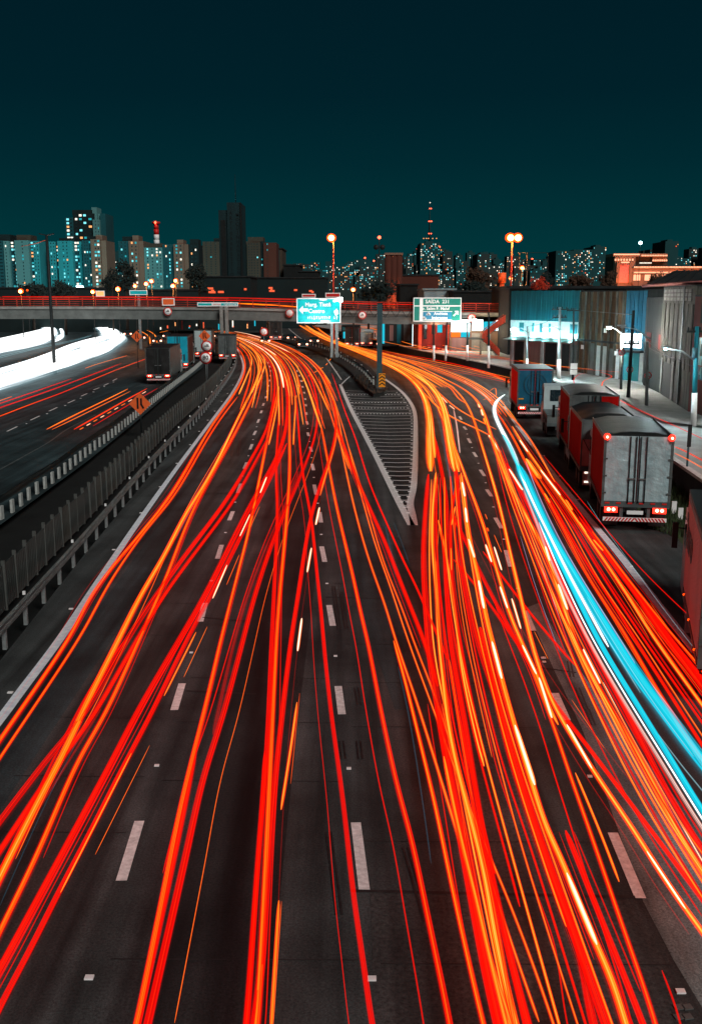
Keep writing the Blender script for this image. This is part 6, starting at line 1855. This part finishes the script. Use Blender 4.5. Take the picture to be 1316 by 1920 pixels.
# ================================================================ VEHICLES
wheel_tyre = MB().tube([(-.14, 0, 0), (.14, 0, 0)], .5, 18).mesh('tyre', 'tyre')
wheel_rim = MB().tube([(-.15, 0, 0), (.15, 0, 0)], .27, 14).mesh('rim', 'galvanised')
def wheel(t, x, y):
    o = link('wheel', wheel_tyre, t, (x, y, .5))
    link('rim', wheel_rim, o, (0, 0, 0))
def truck(label, x, y, rz, W=2.5, L=6.4, z0=1.15, z1=3.85, side='truck_red', rear='truck_silver', roof='tarp', cab='cab_white', lights=True, stripes=True, doors=True, top_lights=False, hump=.0, cabgap=.35, name='box_truck', cat='truck'):
    """local frame: rear end at y = 0, driving towards +y"""
    t = thing(name, label, cat, (x, y, 0), rz, 'trucks')
    h = W / 2
    MB().bx(-h, h, 0, L, z0, z1 - (.16 if hump else .02)).build('cargo_box', [side], t, True)
    if hump:
        m_ = MB()
        n = 10
        vs, fs = [], []
        for i in range(n + 1):
            yy = L * i / n
            for k in range(5):
                xx = -h - .02 + (W + .04) * k / 4
                zz = z1 + hump * (math.sin(math.pi * k / 4) ** .6) * (1 + .25 * math.sin(i * 1.9)) - (.12 if k in (0, 4) else 0)
                vs.append((xx, yy, zz))
        for i in range(n):
            for k in range(4):
                fs.append((i * 5 + k, i * 5 + k + 1, i * 5 + k + 6, i * 5 + k + 5))
        fs.append((4, 3, 2, 1, 0))
        m_.add(vs, fs, 0, True)
        m_.build('tarpaulin', roof, t, True)
    else:
        MB().bx(-h - .02, h + .02, -.02, L + .02, z1 - .018, z1 + .05).build('roof', roof, t, True)
    MB().bx(-h - .015, h + .015, -.06, .04, z0 - .16, z0 + .06).build('rear_sill', 'truck_grey', t, True)
    for s in (-1, 1):
        MB().bx(s * (h - .03) - .045, s * (h - .03) + .045, -.065, .04, z0 + .062, z1 - .03).build('corner_post', 'galvanised', t, True)
        MB().bx(s * (h + .01) - .02, s * (h + .01) + .02, .1, L - .1, z0 - .14, z0 - .01).build('side_rail', 'truck_grey', t, True)
        MB().bx(s * (h + .012) - .012, s * (h + .012) + .012, .05, L - .05, z1 - .2, z1 - .04).build('top_rail', 'truck_grey', t, True)
    if doors:
        for s in (-1, 1):
            d = MB()      # a gently buckled sheet
            nx, nz = 9, 14
            vs, fs = [], []
            rr = random.Random(len(label) * 7 + s)
            ph = [rr.uniform(0, 6) for _ in range(4)]
            for i in range(nx):
                for j in range(nz):
                    u, v = i / (nx - 1), j / (nz - 1)
                    bump = 0.030 * math.sin(5 * v + ph[0] + 2 * u) * math.sin(math.pi * u) + 0.020 * math.sin(13 * v + ph[1] - 5 * u) * math.sin(math.pi * u)
                    vs.append((s * (.02 + u * (h - .1)), -.045 - abs(bump), z0 + .07 + v * (z1 - z0 - .12)))
            for i in range(nx - 1):
                for j in range(nz - 1):
                    q = (i * nz + j, (i + 1) * nz + j, (i + 1) * nz + j + 1, i * nz + j + 1)
                    fs.append(q if s > 0 else q[::-1])
            d.add(vs, fs, 0, True)
            do = d.build('rear_door', rear, t, True)
            for k in (.08, .30):
                MB().cyl((s * k, -.10, z0 + .02), (s * k, -.10, z1 - .06), .022, 6).build('lock_rod', 'steel_dark', do, True)
            MB().box((s * .19, -.12, z0 + .95), (.26, .03, .04)).build('handle', 'chrome', do, True)
            for zf in (.15, .4, .65, .9):
                MB().box((s * (h - .06), -.08, z0 + (z1 - z0) * zf), (.16, .03, .06)).build('hinge', 'galvanised', do, True)
        for k in range(6):
            MB().box((-h + .2 + k * (W - .4) / 5, -.075, z0 + .0), (.17, .02, .055)).build('reflector', 'sign_red', t, True)
    # chassis
    for s in (-.42, .42):
        MB().bx(s - .05, s + .05, .05, L + 1.0, .78, z0 - .162).build('chassis_beam', 'steel_dark', t, True)
    for yy in (1.15, 2.35, L + .6):
        for s in (-1, 1):
            wheel(t, s * (h - .22), yy)
            if yy < 3:
                wheel(t, s * (h - .54), yy)
    for s in (-1, 1):
        MB().bx(s * (h - .38) - .3, s * (h - .38) + .3, .45, .47, .18, .80).build('mudflap', 'tyre', t, True)
        MB().bx(s * .5 - .06, s * .5 + .06, .02, .12, .55, z0 - .17).build('bumper_bracket', 'truck_grey', t, True)
    if stripes:
        n = 18
        bb = MB().bx(-h + .08, h - .08, -.04, .04, .44, .58).build('underride_bar', 'sign_white', t, True)
        for k in range(n):
            xx = -h + .14 + (W - .28) * (k + .5) / n
            sl = .05 if k < n / 2 else -.05
            m_ = MB()
            m_.add([(xx - .035 - sl, -.046, .442), (xx + .035 - sl, -.046, .442), (xx + .035 + sl, -.046, .578), (xx - .035 + sl, -.046, .578)], [(0, 1, 2, 3)])
            m_.build('red_stripe', 'sign_red', bb, True)
    if lights:
        for s in (-1, 1):
            lo_ = MB().bx(s * (h - .36) - .24, s * (h - .36) + .24, -.08, .02, .78, .98).build('tail_light', 'tail_red', t, True)
            for k in (-.09, .09):
                MB().disc((s * (h - .36) + k, -.09, .90), .065, (0, 1, 0), .02, 10).build('lit_bulb', 'tail_hot', lo_, True)
        MB().bx(-.3, .3, -.05, -.02, .72, .86).build('number_plate', 'sign_white', t, True)
    if top_lights:
        for s in (-1, 1):
            mk = MB().ball((s * (h - .08), -.08, z1 - .08), .13, 0, 1, 10).build('marker_light', 'tail_red', t, True)
            MB().ball((s * (h - .08), -.19, z1 - .08), .05, 0, 1, 8).build('lit_bulb', 'tail_hot', mk, True)
    # cab
    c0 = L + cabgap
    cb = MB()
    prof = [(c0, .55), (c0, 3.0), (c0 + .5, 3.15), (c0 + 1.5, 2.95), (c0 + 1.85, 1.9), (c0 + 1.95, .55)]
    vs = [(-h + .05, yy, zz) for yy, zz in prof] + [(h - .05, yy, zz) for yy, zz in prof]
    k = len(prof)
    cb.add(vs, [tuple(range(k)), tuple(range(2 * k - 1, k - 1, -1))] + [(i, k + i, k + (i + 1) % k, (i + 1) % k) for i in range(k)])
    co = cb.build('cab', cab, t, True)
    MB().add([(-h + .2, c0 + 1.56, 2.84), (h - .2, c0 + 1.56, 2.84), (h - .2, c0 + 1.86, 1.98), (-h + .2, c0 + 1.86, 1.98)], [(0, 1, 2, 3)]).build('windscreen', 'glass_dark', co, True)
    MB().bx(-h + .45, h - .45, c0 - .02, c0 + .01, 2.0, 2.75).build('rear_window', 'glass_dark', co, True)
    for s in (-1, 1):
        MB().bx(s * (h - .05) - .01, s * (h - .05) + .012, c0 + .5, c0 + 1.4, 1.9, 2.7).build('side_window', 'glass_dark', co, True)
        MB().bx(s * (h + .2) - .08, s * (h + .2) + .08, c0 + 1.65, c0 + 1.75, 1.7, 2.45).build('mirror', 'truck_black', co, True)
        MB().cyl((s * (h - .05), c0 + 1.6, 2.3), (s * (h + .2), c0 + 1.7, 2.3), .025, 5).build('mirror_arm', 'truck_black', co, True)
    return t
def atd(px, d):
    """ground spot at camera depth d under a pixel column"""
    return (px - PW / 2) * d / FOC
# the queue on the right shoulder
t4 = truck('nearest truck with dented silver rear doors, dark red sides and two red top lights', 10.75, 37.6, R(-9), 2.5, 6.0, 1.15, 3.75, 'truck_red', 'truck_silver', 'tarp', top_lights=True, hump=.03)
t3 = truck('truck hidden behind the silver one, with grey tarp and pink lower tailboard', 11.7, 45.6, R(-7), 2.5, 6.0, 1.15, 3.42, 'truck_red', 'truck_grey', 'tarp', hump=.16, lights=False, stripes=False, doors=False)
MB().bx(-1.2, 1.2, -.08, -.03, 1.25, 2.45).build('tailboard', 'truck_pink', t3, True)
for k in range(6):
    MB().box((-1.0 + k * .4, -.10, 2.15), (.03, .02, .75), 0, 0, 0, R(28 if k % 2 else -28)).build('rope', 'truck_black', t3, True)
MB().bx(-1.2, 1.2, -.09, -.03, 2.46, 3.36).build('rear_tarp', 'truck_grey', t3, True)
MB().bx(-1.1, -.3, .2, .25, .3, 1.0).build('splash_guard', 'truck_pink', t3, True)
MB().bx(.3, 1.1, .2, .25, .3, 1.0).build('splash_guard', 'truck_pink', t3, True)
for zz in (.42, .85):
    MB().bx(-1.02, -.4, .17, .198, zz, zz + .08).build('lit_plate', 'win_white', t3, True)
t2 = truck('red box truck with dark rear and curved red swoosh, third in the queue', 12.6, 52.6, R(-7), 2.5, 6.0, 1.15, 3.85, 'truck_red', 'truck_grey', 'tarp', lights=False, stripes=False, hump=.06)
sw = MB()
for k in range(10):
    a0, a1 = k / 10, (k + 1) / 10
    f0 = lambda a: .35 + .75 * a ** 2
    sw.add([(f0(a0), -.11, 3.75 - 2.2 * a0), (1.22, -.11, 3.75 - 2.2 * a0), (1.22, -.11, 3.75 - 2.2 * a1), (f0(a1), -.11, 3.75 - 2.2 * a1)], [(0, 3, 2, 1)])
sw.build('red_swoosh', 'truck_red', t2, True)
t1 = truck('blue truck with round emblem and bright red side, farthest of the right queue', 13.3, 73.6, R(-4), 2.5, 5.5, 1.1, 3.65, 'truck_red_lit', 'truck_blue', 'steel_dark')
for rr_, th in ((.80, .02), (.55, .015)):
    em = MB()
    pts = [(rr_ * math.cos(k * math.pi / 16), -.12, 2.6 + rr_ * math.sin(k * math.pi / 16)) for k in range(33)]
    em.tube(pts, th, 5)
    em.build('round_emblem', 'steel_teal', t1, True)
for s in (-1, 1):
    MB().box((s * .98, -.09, 1.55), (.36, .03, .09)).build('amber_reflector', 'sign_yellow', t1, True)
# grey-white flat truck cab between the blue and red trucks
tf = truck('white cab flatbed lorry squeezed left of the red box truck', 13.45, 63.6, R(-6), 2.2, 3.4, .95, 1.45, 'concrete_grey', 'truck_grey', 'truck_grey', lights=False, stripes=False, doors=False)
# near box truck at the right edge
t5 = truck('ribbed pinkish box truck with dark graffiti-like lettering, cut by the right edge', 8.65, 20.3, R(-15), 2.5, 6.0, 1.15, 3.75, 'rib_red_lit', 'truck_grey', 'steel_dark', lights=False, stripes=False, doors=True)
for k in range(26):
    MB().bx(-1.272, -1.252, .06, 5.94, 1.2 + k * .093, 1.2 + k * .093 + .06).build('side_rib', 'rib_red_lit', t5, True)
o = bpy.data.objects.new('lettering', text_mesh('2uro', 1.25, 'truck_black', .004))
COL.objects.link(o)
o.parent = t5
o.location = (-1.285, 4.6, 2.75)
o.rotation_euler = (R(90), 0, R(-90))
MB().bx(-1.3, -1.27, 1.0, 5.4, 1.3, 2.0).build('red_swoosh', 'truck_red', t5, True) if False else None
MB().bx(-1.22, -.75, 5.0, 5.9, .45, 1.0).build('fuel_tank', 'chrome', t5, True)
MB().bx(-1.26, -1.0, 4.2, 4.5, .4, 1.1).build('tool_box', 'cab_white', t5, True)
for yy in (.8, 3.0, 5.2):
    MB().ball((-1.28, yy, 1.12), .035, 0, 1, 6).build('side_marker', 'lamp_orange', t5, True)
# queue on the opposite road
truck('black trailer with dull rear and grey side at the head of the opposite queue', -19.6, 104.0, R(3), 2.5, 9, 1.0, 3.7, 'truck_grey', 'truck_black', 'truck_black', lights=True)
truck('cyan tarpaulin trailer beside the guard rail ahead of the black one', -20.6, 122.0, R(4), 2.5, 7, 1.0, 4.2, 'rust_dim', 'truck_cyan', 'truck_black', lights=True)
truck('tall grey trailer with bright panels deep in the opposite queue', -21.0, 146.0, R(5), 2.5, 8, 1.1, 4.1, 'truck_grey', 'cab_white', 'steel_dark')
truck('small grey van-like lorry ahead in the opposite queue', -17.0, 141.0, R(5), 2.4, 6, 1.0, 3.6, 'truck_grey', 'truck_grey', 'steel_dark')
# vehicles ahead beyond the nose
truck('dark red lorry with white cab waiting right of the twin sign posts', 0.2, 176.0, R(-3), 2.4, 5.5, 1.0, 3.6, 'truck_red', 'truck_black', 'truck_black')
truck('white pickup-like lorry right of the dark red lorry', 2.7, 178.0, R(-3), 2.2, 3.5, .8, 2.6, 'cab_white', 'cab_white', 'cab_white')
truck('dark lorry with glowing tail lights under the viaduct', -15.0, 205.0, R(8), 2.5, 7, 1.1, 3.9, 'truck_black', 'truck_black', 'steel_dark')
def car(label, x, y, rz, body='truck_black'):
    t = thing('car', label, 'car', (x, y, 0), rz, 'cars')
    prof = [(0, .35), (0, .95), (.25, 1.0), (.75, 1.45), (2.2, 1.48), (3.0, 1.0), (4.1, .85), (4.25, .35)]
    k = len(prof)
    vs = [(-.85, a, b) for a, b in prof] + [(.85, a, b) for a, b in prof]
    vs = [(xx * (.82 if zz > 1.2 else 1), yy, zz) for xx, yy, zz in vs]
    MB().add(vs, [tuple(range(k)), tuple(range(2 * k - 1, k - 1, -1))] + [(i, k + i, k + (i + 1) % k, (i + 1) % k) for i in range(k)]).build('body', body, t, True)
    MB().add([(-.72, .26, 1.03), (.72, .26, 1.03), (.62, .70, 1.42), (-.62, .70, 1.42)], [(0, 1, 2, 3)]).build('rear_window', 'glass_dark', t, True)
    for s in (-1, 1):
        MB().bx(s * .68 - .16, s * .68 + .16, -.04, .05, .68, .90).build('tail_light', 'tail_hot', t, True)
        for yy in (.8, 3.3):
            o = link('wheel', wheel_tyre, t, (s * .76, yy, .33), 0, (.65, .66, .66))
    MB().bx(-.9, .9, -.06, .1, .36, .55).build('bumper', 'truck_grey', t, True)
car('dark car with two glowing tail lights under the viaduct by the island', -8.2, 176.0, R(10))
for k, (px, d, rz) in enumerate(((300, 190, 8), (335, 178, 8), (352, 196, 8), (270, 205, 10), (318, 214, 8), (372, 172, 6), (395, 190, 6), (246, 226, 12), (412, 214, 6), (500, 190, 8), (548, 205, 8), (590, 190, 4), (640, 200, -3), (700, 178, -6))):  # cars added so their tail lights fill the far junction with red
    car(('added dark car with lit tail lights in the far left queue, ' + ORD[k] + ' of nine') if k < 9 else ('added small far car with lit tail lights beyond the island, ' + ORD[k - 9] + ' of five'), atd(px, d), d, R(rz))
# concrete base blocks and white stakes behind the near truck
for x_, y_ in ((1262, 962), (1274, 975)):
    q = G(x_, y_, 0)
    t = thing('marker_stake', 'short white marker stake in the grass behind the silver truck, ' + ('left one' if x_ < 1270 else 'right one'), 'stake', tuple(q), group='white stakes')
    MB().bx(-.10, .10, -.03, .03, -.1, .5).build('stake', 'pole_white', t, True)
